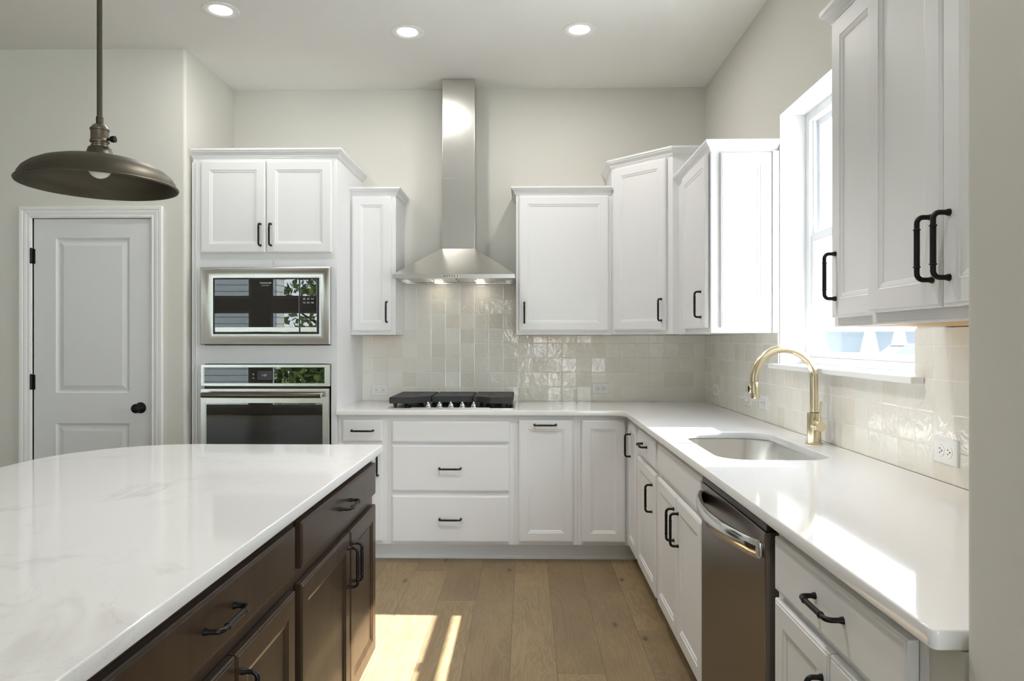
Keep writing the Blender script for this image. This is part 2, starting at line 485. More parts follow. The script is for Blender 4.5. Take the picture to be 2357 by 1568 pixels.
CROWN = [(0.0, 0.0), (0.004, 0.0), (0.005, 0.007), (0.009, 0.009), (0.010, 0.014), (0.014, 0.021), (0.021, 0.029), (0.027, 0.034), (0.027, 0.039), (0.032, 0.042), (0.032, 0.053), (0.0, 0.053)]
def crown(path, z, prof=CROWN):
    """moulding swept along a plan path, outward = right of travel, mitred"""
    b = bm_new(); P = [Vector(p) for p in path]; rows = []
    for i, p in enumerate(P):
        d0 = (P[i] - P[i - 1]).normalized() if i else None; d1 = (P[i + 1] - P[i]).normalized() if i < len(P) - 1 else None
        n0 = Vector((d0.y, -d0.x)) if d0 else None; n1 = Vector((d1.y, -d1.x)) if d1 else None
        if n0 is None: n = n1
        elif n1 is None: n = n0
        else: n = (n0 + n1) / (1 + n0.dot(n1))
        rows.append([b.verts.new((p.x + n.x * d, p.y + n.y * d, z + h)) for d, h in prof])
    k = len(prof)
    for A, B in zip(rows, rows[1:]):
        for i in range(k):
            j = (i + 1) % k
            b.faces.new((A[i], B[i], B[j], A[j]))
    b.faces.new(rows[0]); b.faces.new(rows[-1][::-1])
    bmesh.ops.recalc_face_normals(b, faces=b.faces)
    return b

# ------------------------------------------------------------------ room shell
XR, YB, ZC = 1.229, 4.80, 3.068
XN, YP = -2.028, 4.10                 # niche side wall and pantry wall front
XL, YS, XD = -7.2, -4.3, 4.0          # far left wall, wall behind the camera, dining side wall
b = bm_new(); box(b, XL, XD, YS, 1.003, -0.06, 0.0); box(b, XL, 1.6, 1.003, YB + 0.1, -0.06, 0.0); struct('floor', b, M['oak'])
b = bm_new(); box(b, XL - 0.12, XD + 0.12, YS - 0.12, 1.003, ZC, ZC + 0.1); box(b, XL - 0.12, 1.6, 1.003, YB + 0.1, ZC, ZC + 0.1); struct('ceiling', b, M['ceiling'])
b = bm_new(); box(b, XN - 0.1, XR + 0.2, YB, YB + 0.12, 0, ZC); struct('wall_back', b, M['wall'])
# right wall with the kitchen window opening
WY0, WY1, WZ0, WZ1, WX = 2.213, 3.403, 1.205, 2.425, 1.40
def frame_wall(bm, ax, c0, c1, lo, hi, holes, z1=ZC):
    """wall slab between c0..c1 on the other axis, running lo..hi, with rectangular holes (a0,a1,z0,z1) sorted"""
    def bx(a0, a1, z0, zz1):
        if a1 - a0 < 1e-4 or zz1 - z0 < 1e-4: return
        if ax == 'Y': box(bm, c0, c1, a0, a1, z0, zz1)
        else: box(bm, a0, a1, c0, c1, z0, zz1)
    cur = lo
    for a0, a1, stack in holes:
        bx(cur, a0, 0, z1)
        zc = 0
        for z0, zz in stack: bx(a0, a1, zc, z0); zc = zz
        bx(a0, a1, zc, z1); cur = a1
    bx(cur, hi, 0, z1)
b = bm_new(); frame_wall(b, 'Y', XR, WX + 0.03, 1.003, YB + 0.1, [(WY0, WY1, [(WZ0, WZ1)])]); struct('wall_right', b, M['wall'])
# white drywall returns of the window
b = bm_new(); t = 0.004
box(b, XR - 0.0005, WX, WY0, WY0 + t, WZ0, WZ1); box(b, XR - 0.0005, WX, WY1 - t, WY1, WZ0, WZ1); box(b, XR - 0.0005, WX, WY0, WY1, WZ1 - t, WZ1)
struct('trim_1', b, M['reveal'])
# stub wall closing the run next to the camera, bullnosed corners
b = bm_new(); prism(b, round_poly([(0.620, 0.858), (XD, 0.858), (XD, 1.003), (0.620, 1.003)], [0.02, 0, 0, 0.02], 8), 0, ZC)
o = struct('wall_stub', b, M['wall'])
b = bm_new(); box(b, 0.6225, 0.70, 1.003, 1.0865, 0, 0.882); struct('trim_2', b, M['wall'])
# pantry wall: front with a door opening, side return into the niche
DX0, DX1, DZ = -2.951, -2.234, 2.060
b = bm_new()
box(b, XL, DX0, YP, YP + 0.12, 0, ZC); box(b, DX0, DX1, YP, YP + 0.12, DZ, ZC)
prism(b, round_poly([(DX1, YP), (XN, YP), (XN, YB), (XN - 0.12, YB), (XN - 0.12, YP + 0.12), (DX1, YP + 0.12)], [0, 0.016, 0, 0, 0, 0], 6), 0, ZC)
struct('wall_pantry', b, M['wall'])
b = bm_new(); box(b, DX0 - 0.1, DX1 + 0.1, YP + 0.125, YP + 0.14, 0, DZ + 0.1); struct('wall_shade_sheet', b, M['dark_gap'])  # near-black sheet standing in for the shade behind the door
# far walls of the open-plan room behind the camera, with big windows
BW = [(-6.35, -5.0, [(0.12, 1.88), (2.10, 2.62)]), (-4.65, -3.3, [(0.12, 1.88), (2.10, 2.62)]), (0.3, 3.5, [(0.05, 2.60)])]
b = bm_new(); frame_wall(b, 'X', YS - 0.12, YS, XL - 0.12, XD + 0.12, BW); struct('wall_rear', b, M['wall'])
b = bm_new(); box(b, XD, XD + 0.12, YS, 1.003, 0, ZC); struct('wall_dining', b, M['wall'])
LW = []
b = bm_new(); frame_wall(b, 'Y', XL - 0.12, XL, YS, YP + 0.12, LW); struct('wall_left', b, M['wall'])

# baseboards
b = bm_new(); box(b, XL, -3.03, YP - 0.014, YP, 0, 0.10, 0.003); box(b, -2.165, XN - 0.02, YP - 0.014, YP, 0, 0.10, 0.003); struct('baseboard_pantry', b, M['trim'])
b = bm_new(); box(b, 0.606, 0.6195, 0.87, 1.0, 0, 0.10, 0.003); struct('baseboard_stub', b, M['trim'])

# ---- kitchen window (single hung) in the right wall
def hung_window():
    b = bm_new(); x0, x1 = 1.352, WX + 0.02
    fw = 0.042
    y0, y1, z0, z1 = WY0 + 0.0041, WY1 - 0.0041, WZ0 + 0.0121, WZ1 - 0.0041
    box(b, x0, x1, y0, y0 + fw, z0, z1, 0.002); box(b, x0, x1, y1 - fw, y1, z0, z1, 0.002)
    box(b, x0, x1, y0 + fw, y1 - fw, z1 - fw, z1); box(b, x0, x1, y0 + fw, y1 - fw, z0, z0 + 0.032)
    for s, yy in ((1, y0 + fw), (-1, y1 - fw)):     # sash tracks
        box(b, x0 + 0.018, x0 + 0.028, min(yy, yy + s * 0.01), max(yy, yy + s * 0.01), z0 + 0.05, z1 - fw)
    w = struct('window_1', b, M['vinyl']); w['kind'] = 'structure'
    mid = 1.818
    def sash(name, x0, x1, za, zb, top, bot):
        s = 0.026; bb = bm_new(); ya, yb = y0 + fw, y1 - fw
        box(bb, x0, x1, ya, ya + s, za, zb, 0.002); box(bb, x0, x1, yb - s, yb, za, zb, 0.002)
        box(bb, x0, x1, ya + s, yb - s, zb - top, zb, 0.002); box(bb, x0, x1, ya + s, yb - s, za, za + bot, 0.002)
        o = obj(name, bb, M['vinyl'], w)
        g = bm_new(); xm = (x0 + x1) / 2; box(g, xm - 0.002, xm + 0.002, ya + s, yb - s, za + bot, zb - top)
        obj('window_pane', g, M['glass'], o); return o
    sash('upper_sash', 1.392, 1.414, mid - 0.02, z1 - fw, 0.03, 0.034)
    lo = sash('lower_sash', 1.362, 1.388, z0 + 0.032, mid + 0.02, 0.04, 0.028)
    b = bm_new(); box(b, 1.356, 1.372, 2.76, 2.84, mid + 0.014, mid + 0.026, 0.002); obj('sash_lock', b, M['vinyl'], lo)
    b = bm_new(); box(b, XR - 0.0095, 1.352, WY0 + 0.0045, WY1 - 0.0045, WZ0, WZ0 + 0.012); box(b, 1.178, XR - 0.0095, WY0 - 0.055, WY1 + 0.02, WZ0 - 0.011, WZ0 + 0.012, 0.004)
    obj('window_sill', b, M['trim'], w)
hung_window()

def fixed_window(name, ax, c, spans, m=M['plastic_black']):
    b = bm_new(); g = bm_new()
    for a0, a1, z0, z1 in spans:
        f = 0.05
        for (p0, p1, q0, q1) in ((a0, a0 + f, z0, z1), (a1 - f, a1, z0, z1), (a0 + f, a1 - f, z0, z0 + f), (a0 + f, a1 - f, z1 - f, z1)):
            if ax == 'X': box(b, p0, p1, c - 0.03, c + 0.03, q0, q1)
            else: box(b, c - 0.03, c + 0.03, p0, p1, q0, q1)
        if ax == 'X': box(g, a0 + f, a1 - f, c - 0.003, c + 0.003, z0 + f, z1 - f)
        else: box(g, c - 0.003, c + 0.003, a0 + f, a1 - f, z0 + f, z1 - f)
    w = struct(name, b, m); obj('window_pane', g, M['glass'], w)
for i, (a0, a1, st) in enumerate(BW):
    fixed_window('window_%d' % (i + 2), 'X', YS - 0.05, [(a0, a1, z0, z1) for z0, z1 in st], M['vinyl'])
    portal('daylight_opening', ((a0 + a1) / 2, YS - 0.14, (st[0][0] + st[-1][1]) / 2), (0, 1, 0), a1 - a0, st[-1][1] - st[0][0])
for i, (a0, a1, st) in enumerate(LW):
    fixed_window('window_%d' % (i + 5), 'Y', XL - 0.05, [(a0, a1, z0, z1) for z0, z1 in st], M['vinyl'])
    portal('daylight_opening', (XL - 0.14, (a0 + a1) / 2, (st[0][0] + st[-1][1]) / 2), (1, 0, 0), st[-1][1] - st[0][0], a1 - a0)
portal('daylight_opening', (WX + 0.05, (WY0 + WY1) / 2, (WZ0 + WZ1) / 2), (-1, 0, 0), WZ1 - WZ0, WY1 - WY0)

# ---- pantry door
PD = Face((0, YP + 0.006), (1, 0))
def panel_door():
    x0, x1, z1 = -2.947, -2.2375, 2.056
    ra = [-2.814, -2.368]; rows = [(0.18, 0.834), (1.015, 1.942)]
    b = bm_new(); xs = [x0, ra[0], ra[1], x1]; zs = [0.012, rows[0][0], rows[0][1], rows[1][0], rows[1][1], z1]
    for i in range(3):
        for j in range(5):
            if i == 1 and j in (1, 3): continue
            b.faces.new([b.verts.new(PD.P(*p)) for p in ((xs[i], 0, zs[j]), (xs[i + 1], 0, zs[j]), (xs[i + 1], 0, zs[j + 1]), (xs[i], 0, zs[j + 1]))])
    for z0, z2 in rows:
        prof = [(0, 0), (0.004, 0.007), (0.012, 0.011), (0.020, 0.011), (0.046, 0.003)]
        rr = [[b.verts.new(PD.P(x, d, z)) for x, z in ((ra[0] + i, z0 + i), (ra[1] - i, z0 + i), (ra[1] - i, z2 - i), (ra[0] + i, z2 - i))] for i, d in prof]
        for A, B in zip(rr, rr[1:]):
            for k in range(4): b.faces.new((A[k], A[(k + 1) % 4], B[(k + 1) % 4], B[k]))
        b.faces.new(rr[-1])
    bmesh.ops.remove_doubles(b, verts=b.verts, dist=1e-5)
    fr = b.faces[:]
    box(b, x0, x1, YP + 0.020, YP + 0.04, 0.012, z1)
    for (xa, xb, za, zb) in ((x0, x0 + 0.002, 0.012, z1), (x1 - 0.002, x1, 0.012, z1), (x0, x1, z1 - 0.002, z1), (x0, x1, 0.012, 0.014)):
        box(b, xa, xb, YP + 0.0062, YP + 0.03, za, zb)
    d = struct('door_1', b, M['door'])
    for z in (0.25, 1.08, 1.833):
        h = bm_new(); tube(h, [(-2.956, YP - 0.006, z - 0.044), (-2.956, YP - 0.006, z + 0.044)], 0.0075, 10)
        tube(h, [(-2.956, YP - 0.006, z + 0.044), (-2.956, YP - 0.006, z + 0.050)], [0.0075, 0.004], 10)
        box(h, -2.968, -2.938, YP + 0.002, YP + 0.006, z - 0.044, z + 0.044); obj('hinge', h, M['black'], d)
    k = bm_new(); c = (-2.300, YP + 0.006, 0.928)
    lathe(k, [(0, 0), (0.033, 0), (0.033, 0.004), (0.030, 0.008), (0.018, 0.010), (0.012, 0.014), (0.011, 0.030), (0.016, 0.036), (0.026, 0.042), (0.0285, 0.052), (0.026, 0.060), (0.016, 0.065), (0, 0.066)], c, '-Y', 32)
    obj('door_knob', k, M['black'], d)
    k = bm_new(); box(k, -2.2375, -2.2345, YP + 0.002, YP + 0.03, 0.90, 0.955); obj('latch_plate', k, M['black'], d)
panel_door()
# door casing and jamb
def casing():
    b = bm_new(); prof = [(0.0, 0.0), (0.0, 0.010), (0.010, 0.013), (0.014, 0.010), (0.020, 0.011), (0.030, 0.014), (0.040, 0.015), (0.046, 0.012), (0.050, 0.017), (0.066, 0.018), (0.068, 0.016), (0.068, 0.0)]
    path = [(-2.9545, 0.0), (-2.9545, 2.0595), (-2.2305, 2.0595), (-2.2305, 0.0)]; nn = [(-1, 0), (-1, 1), (1, 1), (1, 0)]
    rows = [[b.verts.new((x + n[0] * d, YP - h, z + n[1] * d)) for d, h in prof] for (x, z), n in zip(path, nn)]
    for A, B in zip(rows, rows[1:]):
        for i in range(len(prof) - 1): b.faces.new((A[i], A[i + 1], B[i + 1], B[i]))
    bmesh.ops.recalc_face_normals(b, faces=b.faces)
    box(b, -2.9545, -2.951, YP - 0.001, YP + 0.12, 0, 2.060); box(b, -2.234, -2.2305, YP - 0.001, YP + 0.12, 0, 2.060); box(b, -2.9545, -2.2305, YP - 0.001, YP + 0.12, 2.0595, 2.064)
    struct('trim_3', b, M['trim'])
casing()

# ------------------------------------------------------------------ backsplash tile
b = bm_new(); e = 0.009
box(b, -1.134, -0.8415, YB - e, YB - 0.002, 0.9145, 1.3655); box(b, -0.8415, -0.0665, YB - e, YB - 0.002, 0.9145, 1.722); box(b, -0.0665, XR - e, YB - e, YB - 0.002, 0.9145, 1.3655)
tag(obj('tile_backsplash', b, M['tile_back']), 'glazed cream square tile backsplash on the wall behind the cooktop', 'backsplash')
b = bm_new()
box(b, XR - e, XR - 0.002, WY1, YB - e, 0.9145, 1.3655); box(b, XR - e, XR - 0.002, WY0, WY1, 0.9145, WZ0 - 0.001); box(b, XR - e, XR - 0.002, 1.004, WY0, 0.9145, 1.3655)
tag(obj('tile_backsplash', b, M['tile_right']), 'glazed cream square tile backsplash under the window beside the faucet', 'backsplash')

# ------------------------------------------------------------------ cabinets along the back wall
WH = M['white']
FB = Face((0, 4.17), (1, 0))           # base frame plane, back run
FR = Face((0.62, 0), (0, -1))          # base frame plane, right run: a = -Y
TOE = 0.105
def base_unit(label, F, a0, a1, depth=0.60, top=0.8835, shadow=True, toe=True, sub=None):
    c = F.P((a0 + a1) / 2, 0, 0)
    t = thing('base_cabinet', label, 'cabinet', (c.x, c.y, 0))
    b = bm_new(); fbox(b, F, a0, a1, 0, depth, TOE, top, 0.0008); obj('carcass', b, sub or WH, t)
    if toe:
        b = bm_new(); fbox(b, F, a0, a1, 0.078, depth, 0, TOE - 0.0005); obj('toe_kick', b, sub or WH, t)
    return t
t = base_unit('white base cabinet squeezed between the tall oven cabinet and the cooktop drawers', FB, -1.1335, -0.8325)
leaf(t, 'drawer_front', FB, -1.103, -0.862, 0.726, 0.855, WH, (-0.982, 0.790, True), panel=False)
leaf(t, 'door', FB, -1.103, -0.862, 0.127, 0.702, WH, (-0.889, 0.585, False))
t = base_unit('wide white three-drawer base cabinet directly under the cooktop', FB, -0.832, -0.0725)
leaf(t, 'false_front', FB, -0.805, -0.101, 0.720, 0.846, WH, panel=False)
leaf(t, 'drawer_front', FB, -0.805, -0.103, 0.428, 0.703, WH, (-0.456, 0.565, True), panel=False)
leaf(t, 'drawer_front', FB, -0.805, -0.103, 0.124, 0.401, WH, (-0.455, 0.262, True), panel=False)
t = base_unit('white pull-out base cabinet with a horizontal handle across the top of its door', FB, -0.072, 0.3065)
leaf(t, 'door', FB, -0.046, 0.278, 0.127, 0.855, WH, (0.112, 0.827, True))
# corner base
t = thing('corner_base_cabinet', 'white corner base cabinet with an L-shaped folding door under the worktop bend', 'cabinet', (0.9, 4.4, 0))
b = bm_new(); prism(b, [(0.307, 4.17), (0.62, 4.17), (0.62, 3.8105), (XR - 0.002, 3.8105), (XR - 0.002, YB - 0.002), (0.307, YB - 0.002)], TOE, 0.8835); obj('carcass', b, WH, t)
b = bm_new(); prism(b, [(0.307, 4.248), (0.698, 4.248), (0.698, 3.8105), (XR - 0.002, 3.8105), (XR - 0.002, YB - 0.002), (0.307, YB - 0.002)], 0, TOE - 0.0005); obj('toe_kick', b, WH, t)
leaf(t, 'door', FB, 0.329, 0.588, 0.127, 0.856, WH)
leaf(t, 'door', FR, -4.136, -3.839, 0.127, 0.856, WH, (-4.022, 0.725, False))
# right run
t = base_unit('narrow white base cabinet with one drawer above one door, left of the sink doors', FR, -3.81, -3.2305)
leaf(t, 'drawer_front', FR, -3.779, -3.258, 0.726, 0.855, WH, (-3.538, 0.797, True), panel=False)
leaf(t, 'door', FR, -3.779, -3.258, 0.127, 0.703, WH, (-3.335, 0.575, False))
t = thing('sink_base_cabinet', 'white double-door base cabinet beneath the sink with a blank front panel', 'cabinet', (0.62, 2.8, 0))
b = bm_new()
for (a0, a1, d0, d1, z0, z1) in ((-3.23, -2.396, 0, 0.02, TOE, 0.8835), (-3.23, -3.212, 0.02, 0.6, TOE, 0.8835), (-2.414, -2.396, 0.02, 0.6, TOE, 0.8835), (-3.212, -2.414, 0.02, 0.6, TOE, 0.123)):
    fbox(b, FR, a0, a1, d0, d1, z0, z1)
obj('carcass', b, WH, t)
b = bm_new(); fbox(b, FR, -3.23, -2.396, 0.078, 0.6, 0, TOE - 0.0005); obj('toe_kick', b, WH, t)
leaf(t, 'false_front', FR, -3.204, -2.402, 0.731, 0.855, WH, panel=False)
leaf(t, 'door', FR, -3.204, -2.797, 0.127, 0.703, WH, (-2.840, 0.580, False))
leaf(t, 'door', FR, -2.793, -2.402, 0.127, 0.703, WH, (-2.760, 0.580, False))
t = base_unit('white base cabinet with a wide drawer over two doors, nearest the camera', FR, -1.722, -1.0875)
leaf(t, 'drawer_front', FR, -1.699, -1.110, 0.726, 0.854, WH, (-1.394, 0.797, True), panel=False)
leaf(t, 'door', FR, -1.699, -1.396, 0.127, 0.705, WH, (-1.424, 0.580, False))
leaf(t, 'door', FR, -1.392, -1.110, 0.127, 0.705, WH, (-1.360, 0.580, False))
# shoe moulding along the toe kicks
b = bm_new()
for (p0, p1) in (((-1.13, 4.248), (0.698, 4.248)),):
    box(b, p0[0], p1[0], 4.236, 4.248, 0, 0.012, 0); box(b, p0[0], p1[0], 4.240, 4.248, 0, 0.022, 0.003)
box(b, 0.688, 0.698, 2.396, 4.236, 0, 0.02, 0.003)
struct('trim_4', b, M['trim'])

# ---- tall oven cabinet
FT = Face((0, 4.15), (1, 0)); TX0, TX1 = -2.006, -1.135
t = thing('tall_oven_cabinet', 'tall white cabinet housing the microwave and wall oven', 'cabinet', (-1.57, 4.15, 0))
b = bm_new()
box(b, TX0, -1.936, 4.15, YB - 0.002, TOE, 2.425); box(b, -1.170, TX1, 4.15, YB - 0.002, TOE, 2.425)
for z0, z1 in ((TOE, 0.40), (1.19, 1.30), (1.77, 2.425)): box(b, -1.936, -1.170, 4.15, YB - 0.002, z0, z1)
box(b, -1.936, -1.170, 4.60, YB - 0.002, 0.40, 1.80)
obj('carcass', b, WH, t)
b = bm_new(); box(b, TX0, TX1, 4.228, YB - 0.002, 0, TOE - 0.0005); obj('toe_kick', b, WH, t)
b = bm_new()
for x, w in ((-2.010, 0.010), (-1.998, 0.006), (-1.990, 0.012)): box(b, x, x + w, 4.143, 4.150, TOE, 2.40, 0.002)
obj('fluted_filler', b, WH, t)
leaf(t, 'door', FT, -1.952, -1.560, 1.854, 2.405, WH, (-1.590, 1.962, False))
leaf(t, 'door', FT, -1.556, -1.164, 1.854, 2.405, WH, (-1.527, 1.962, False))
leaf(t, 'drawer_front', FT, -1.952, -1.164, 0.13, 0.385, WH, (-1.558, 0.26, True), panel=False)
obj('crown', crown([(TX0, 4.15), (TX1, 4.15), (TX1, YB - 0.001)], 2.425), WH, t)

# ---- wall cabinets
def wall_unit(label, x0, x1, path, z0=1.366, z1=2.262):
    t = thing('wall_cabinet', label, 'cabinet', ((x0 + x1) / 2, 4.475, z0))
    b = bm_new(); box(b, x0, x1, 4.475, YB - 0.001, z0 + 0.012, z1 + 0.04, 0.0008); box(b, x0, x1, 4.475, 4.494, z0, z0 + 0.012); box(b, x0, x0 + 0.014, 4.494, YB - 0.001, z0, z0 + 0.012); box(b, x1 - 0.014, x1, 4.494, YB - 0.001, z0, z0 + 0.012)
    obj('carcass', b, WH, t)
    u = bm_new(); box(u, x0 + 0.014, x1 - 0.014, 4.494, YB - 0.003, z0 + 0.010, z0 + 0.0118); obj('underside', u, M['under'], t, label='bare birch underside')
    obj('crown', crown(path, z1), WH, t); return t
FU = Face((0, 4.475), (1, 0))
t = wall_unit('narrow single-door white wall cabinet hung between the oven cabinet and the range hood', -1.1345, -0.842, [(-1.1345, 4.475), (-0.842, 4.475), (-0.842, YB - 0.001)])
leaf(t, 'door', FU, -1.121, -0.869, 1.391, 2.257, WH, (-0.897, 1.513, False))
t = wall_unit('wide single-door white wall cabinet hung right of the range hood', -0.066, 0.5455, [(-0.066, YB - 0.001), (-0.066, 4.475), (0.5455, 4.475)])
leaf(t, 'door', FU, -0.046, 0.524, 1.391, 2.257, WH, (-0.013, 1.508, False))
# diagonal corner wall cabinet
c1, c2 = (0.546, 4.475), (0.869, 4.152)
t = thing('corner_wall_cabinet', 'tallest white corner wall cabinet with a diagonal door above the worktop bend', 'cabinet', (0.75, 4.5, 1.366))
b = bm_new(); pl = [(0.546, YB - 0.001), c1, c2, (XR - 0.001, 4.152), (XR - 0.001, YB - 0.001)]
prism(b, pl, 1.368, 2.470); obj('carcass', b, WH, t)
s2 = math.sqrt(0.5); FD = Face(c1, (s2, -s2)); L = (Vector(c2) - Vector(c1)).length
leaf(t, 'door', FD, 0.030, L - 0.040, 1.393, 2.420, WH, (L - 0.068, 1.513, False))
obj('crown', crown([(0.546, YB - 0.001), c1, c2, (XR - 0.001, 4.152)], 2.426), WH, t)
# wall cabinet between the corner and the window
FW = Face((0.904, 0), (0, -1))
t = thing('wall_cabinet', 'white wall cabinet with a decorative end panel facing the room, left of the window', 'cabinet', (1.06, 3.8, 1.366))
b = bm_new(); box(b, 0.904, XR - 0.001, 3.426, 4.1505, 1.366, 2.300, 0.0008); obj('carcass', b, WH, t)
leaf(t, 'door', FW, -3.972, -3.455, 1.392, 2.250, WH, (-3.535, 1.511, False), gap=0.004)
FE = Face((0, 3.426), (1, 0)); leaf(t, 'end_panel', FE, 0.947, 1.193, 1.392, 2.244, WH, gap=0.0)
obj('crown', crown([(0.904, 4.1505), (0.904, 3.426), (XR - 0.001, 3.426)], 2.253), WH, t)
b = bm_new(); box(b, 1.196, 1.2285, 3.4045, 3.4255, 1.366, 2.252, 0.002); obj('scribe_strip', b, WH, t)
# near wall cabinets right of the window
t = thing('wall_cabinet', 'narrow white wall cabinet just right of the window with its handle on the window side', 'cabinet', (1.06, 1.9, 1.366))
b = bm_new(); box(b, 0.904, XR - 0.001, 1.7305, 2.062, 1.372, 2.290, 0.0008); box(b, 0.904, 0.923, 1.7305, 2.062, 1.368, 1.372); box(b, 0.923, XR - 0.001, 2.046, 2.062, 1.368, 1.372); obj('carcass', b, WH, t)
b = bm_new(); box(b, 0.923, XR - 0.003, 1.732, 2.046, 1.3685, 1.3718); obj('underside', b, M['under'], t, label='bare birch underside')
leaf(t, 'door', FW, -2.039, -1.752, 1.393, 2.245, WH, (-2.008, 1.511, False))
obj('crown', crown([(XR - 0.001, 2.062), (0.904, 2.062), (0.904, 1.7305)], 2.248), WH, t)
FN = Face((0.851, 0), (0, -1))
t = thing('wall_cabinet', 'deep tall double-door white wall cabinet nearest the stub wall with a pair of black handles', 'cabinet', (1.04, 1.4, 1.366))
b = bm_new(); box(b, 0.851, XR - 0.001, 1.006, 1.730, 1.372, 2.44, 0.0008); box(b, 0.851, 0.870, 1.006, 1.730, 1.366, 1.372); obj('carcass', b, WH, t)
b = bm_new(); box(b, 0.870, XR - 0.003, 1.008, 1.729, 1.3675, 1.3718); obj('underside', b, M['under'], t, label='bare birch underside')
leaf(t, 'door', FN, -1.717, -1.413, 1.394, 2.42, WH, (-1.441, 1.515, False))
leaf(t, 'door', FN, -1.409, -1.030, 1.394, 2.42, WH, (-1.384, 1.515, False))
obj('crown', crown([(XR - 0.001, 1.730), (0.851, 1.730), (0.851, 1.006)], 2.43), WH, t)

# ------------------------------------------------------------------ worktops and sink
sink_hole = round_poly([(0.680, 2.428), (1.080, 2.428), (1.080, 3.170), (0.680, 3.170)], 0.105, 10)
outline = round_poly([(-1.134, 4.125), (0.578, 4.125), (0.578, 1.0045), (0.6195, 1.0045), (XR - 0.0095, 1.0045), (XR - 0.0095, YB - 0.0095), (-1.134, YB - 0.0095)], [0, 0.075, 0.012, 0, 0, 0, 0], 10)
b = curve_slab('worktop', outline, [sink_hole], 0.884, 0.914, 0.003)
tag(obj('quartz_worktop', b, M['quartz']), 'white quartz L-shaped worktop along the back and window walls', 'countertop')
t = thing('sink', 'stainless steel undermount sink set into the white worktop below the faucet', 'sink', (0.88, 2.80, 0.66))
b = bm_new()
def rr(x0, x1, y0, y1, r, z):
    return [Vector((x, y, z)) for x, y in round_poly([(x0, y0), (x1, y0), (x1, y1), (x0, y1)], r, 10)]
loops = [rr(0.655, 1.105, 2.403, 3.195, 0.12, 0.8835), rr(0.672, 1.088, 2.420, 3.178, 0.11, 0.8835), rr(0.674, 1.086, 2.422, 3.176, 0.11, 0.875), rr(0.690, 1.070, 2.438, 3.160, 0.10, 0.700), rr(0.702, 1.058, 2.450, 3.148, 0.095, 0.682), rr(0.73, 1.03, 2.478, 3.12, 0.08, 0.674)]
vl = [[b.verts.new(p) for p in lp] for lp in loops]
for A, B in zip(vl, vl[1:]):
    for i in range(len(A)):
        f = b.faces.new((A[i], A[(i + 1) % len(A)], B[(i + 1) % len(A)], B[i])); f.smooth = True
f = b.faces.new(vl[-1]); f.smooth = True
bmesh.ops.recalc_face_normals(b, faces=b.faces)
obj('basin', b, M['steel_sink'], t, sharp=60)
b = bm_new(); lathe(b, [(0.045, 0.6745), (0.045, 0.677), (0.040, 0.678), (0.030, 0.675), (0, 0.675)], (0.90, 2.80, 0), 'Z', 32); obj('drain', b, M['chrome'], t)

# island worktop: rounded at the far seating corner
isl = round_poly([(-0.570, 0.25), (-0.570, 2.760), (-1.717, 2.760), (-1.717, 0.25)], [0, 0.012, 0.42, 0], 14)
b = curve_slab('worktop', isl, [], 0.884, 0.914, 0.003)
tag(obj('island_worktop', b, M['quartz_vein']), 'veined white quartz island worktop under the pendant lamp', 'countertop')
FI = Face((-0.611, 0), (0, 1))
ES = M['espresso']
def island_unit(label, y0, y1, mid, hs):
    t = thing('island_cabinet', label, 'cabinet', (-0.9, (y0 + y1) / 2, 0))
    b = bm_new(); box(b, -1.24, -0.611, y0, y1, TOE, 0.8835, 0.0008); obj('carcass', b, ES, t)
    b = bm_new(); box(b, -1.24, -0.69, y0, y1, 0, TOE - 0.0005); obj('toe_kick', b, ES, t)
    leaf(t, 'drawer_front', FI, y0 + 0.024, y1 - 0.022, 0.727, 0.850, ES, (hs[0], 0.792, True), panel=False)
    leaf(t, 'door', FI, y0 + 0.024, mid - 0.002, 0.118, 0.686, ES, (mid - 0.030, 0.575, False))
    leaf(t, 'door', FI, mid + 0.002, y1 - 0.022, 0.118, 0.686, ES, (mid + 0.030, 0.575, False))
island_unit('dark stained island cabinet at the far end of the island beside the sunlit floor', 1.795, 2.742, 2.325, (2.262,))
island_unit('dark stained island cabinet at the near end of the island close to the camera', 0.845, 1.7945, 1.405, (1.33,))

# ------------------------------------------------------------------ appliances
def rect_ring(bm, F, outer, inner, d0, d1, back):
    """bevelled trim frame: outer (a0,a1,z0,z1) at depth d0, inner at depth d1"""
    O = [F.P(x, d0, z) for x, z in ((outer[0], outer[2]), (outer[1], outer[2]), (outer[1], outer[3]), (outer[0], outer[3]))]
    I = [F.P(x, d1, z) for x, z in ((inner[0], inner[2]), (inner[1], inner[2]), (inner[1], inner[3]), (inner[0], inner[3]))]
    return O, I

def text(body, F, a, z, size, d, m, parent, name='lettering', align='CENTER', spacing=1.0):
    cu = bpy.data.curves.new(name, 'FONT'); cu.body = body; cu.size = size; cu.align_x = align; cu.align_y = 'CENTER'
    cu.extrude = 0.0002; cu.space_character = spacing; cu.space_line = 0.85
    tmp = bpy.data.objects.new(name, cu); COL.objects.link(tmp)
    me = bpy.data.meshes.new_from_object(tmp.evaluated_get(bpy.context.evaluated_depsgraph_get()))
    bpy.data.objects.remove(tmp); bpy.data.curves.remove(cu)
    mm = F.mtx(a, d, z) @ Matrix.Rotation(R(90), 4, 'X')
    bb = bmesh.new(); bb.from_mesh(me); bpy.data.meshes.remove(me); bb.transform(mm)
    return obj(name, bb, m, parent)

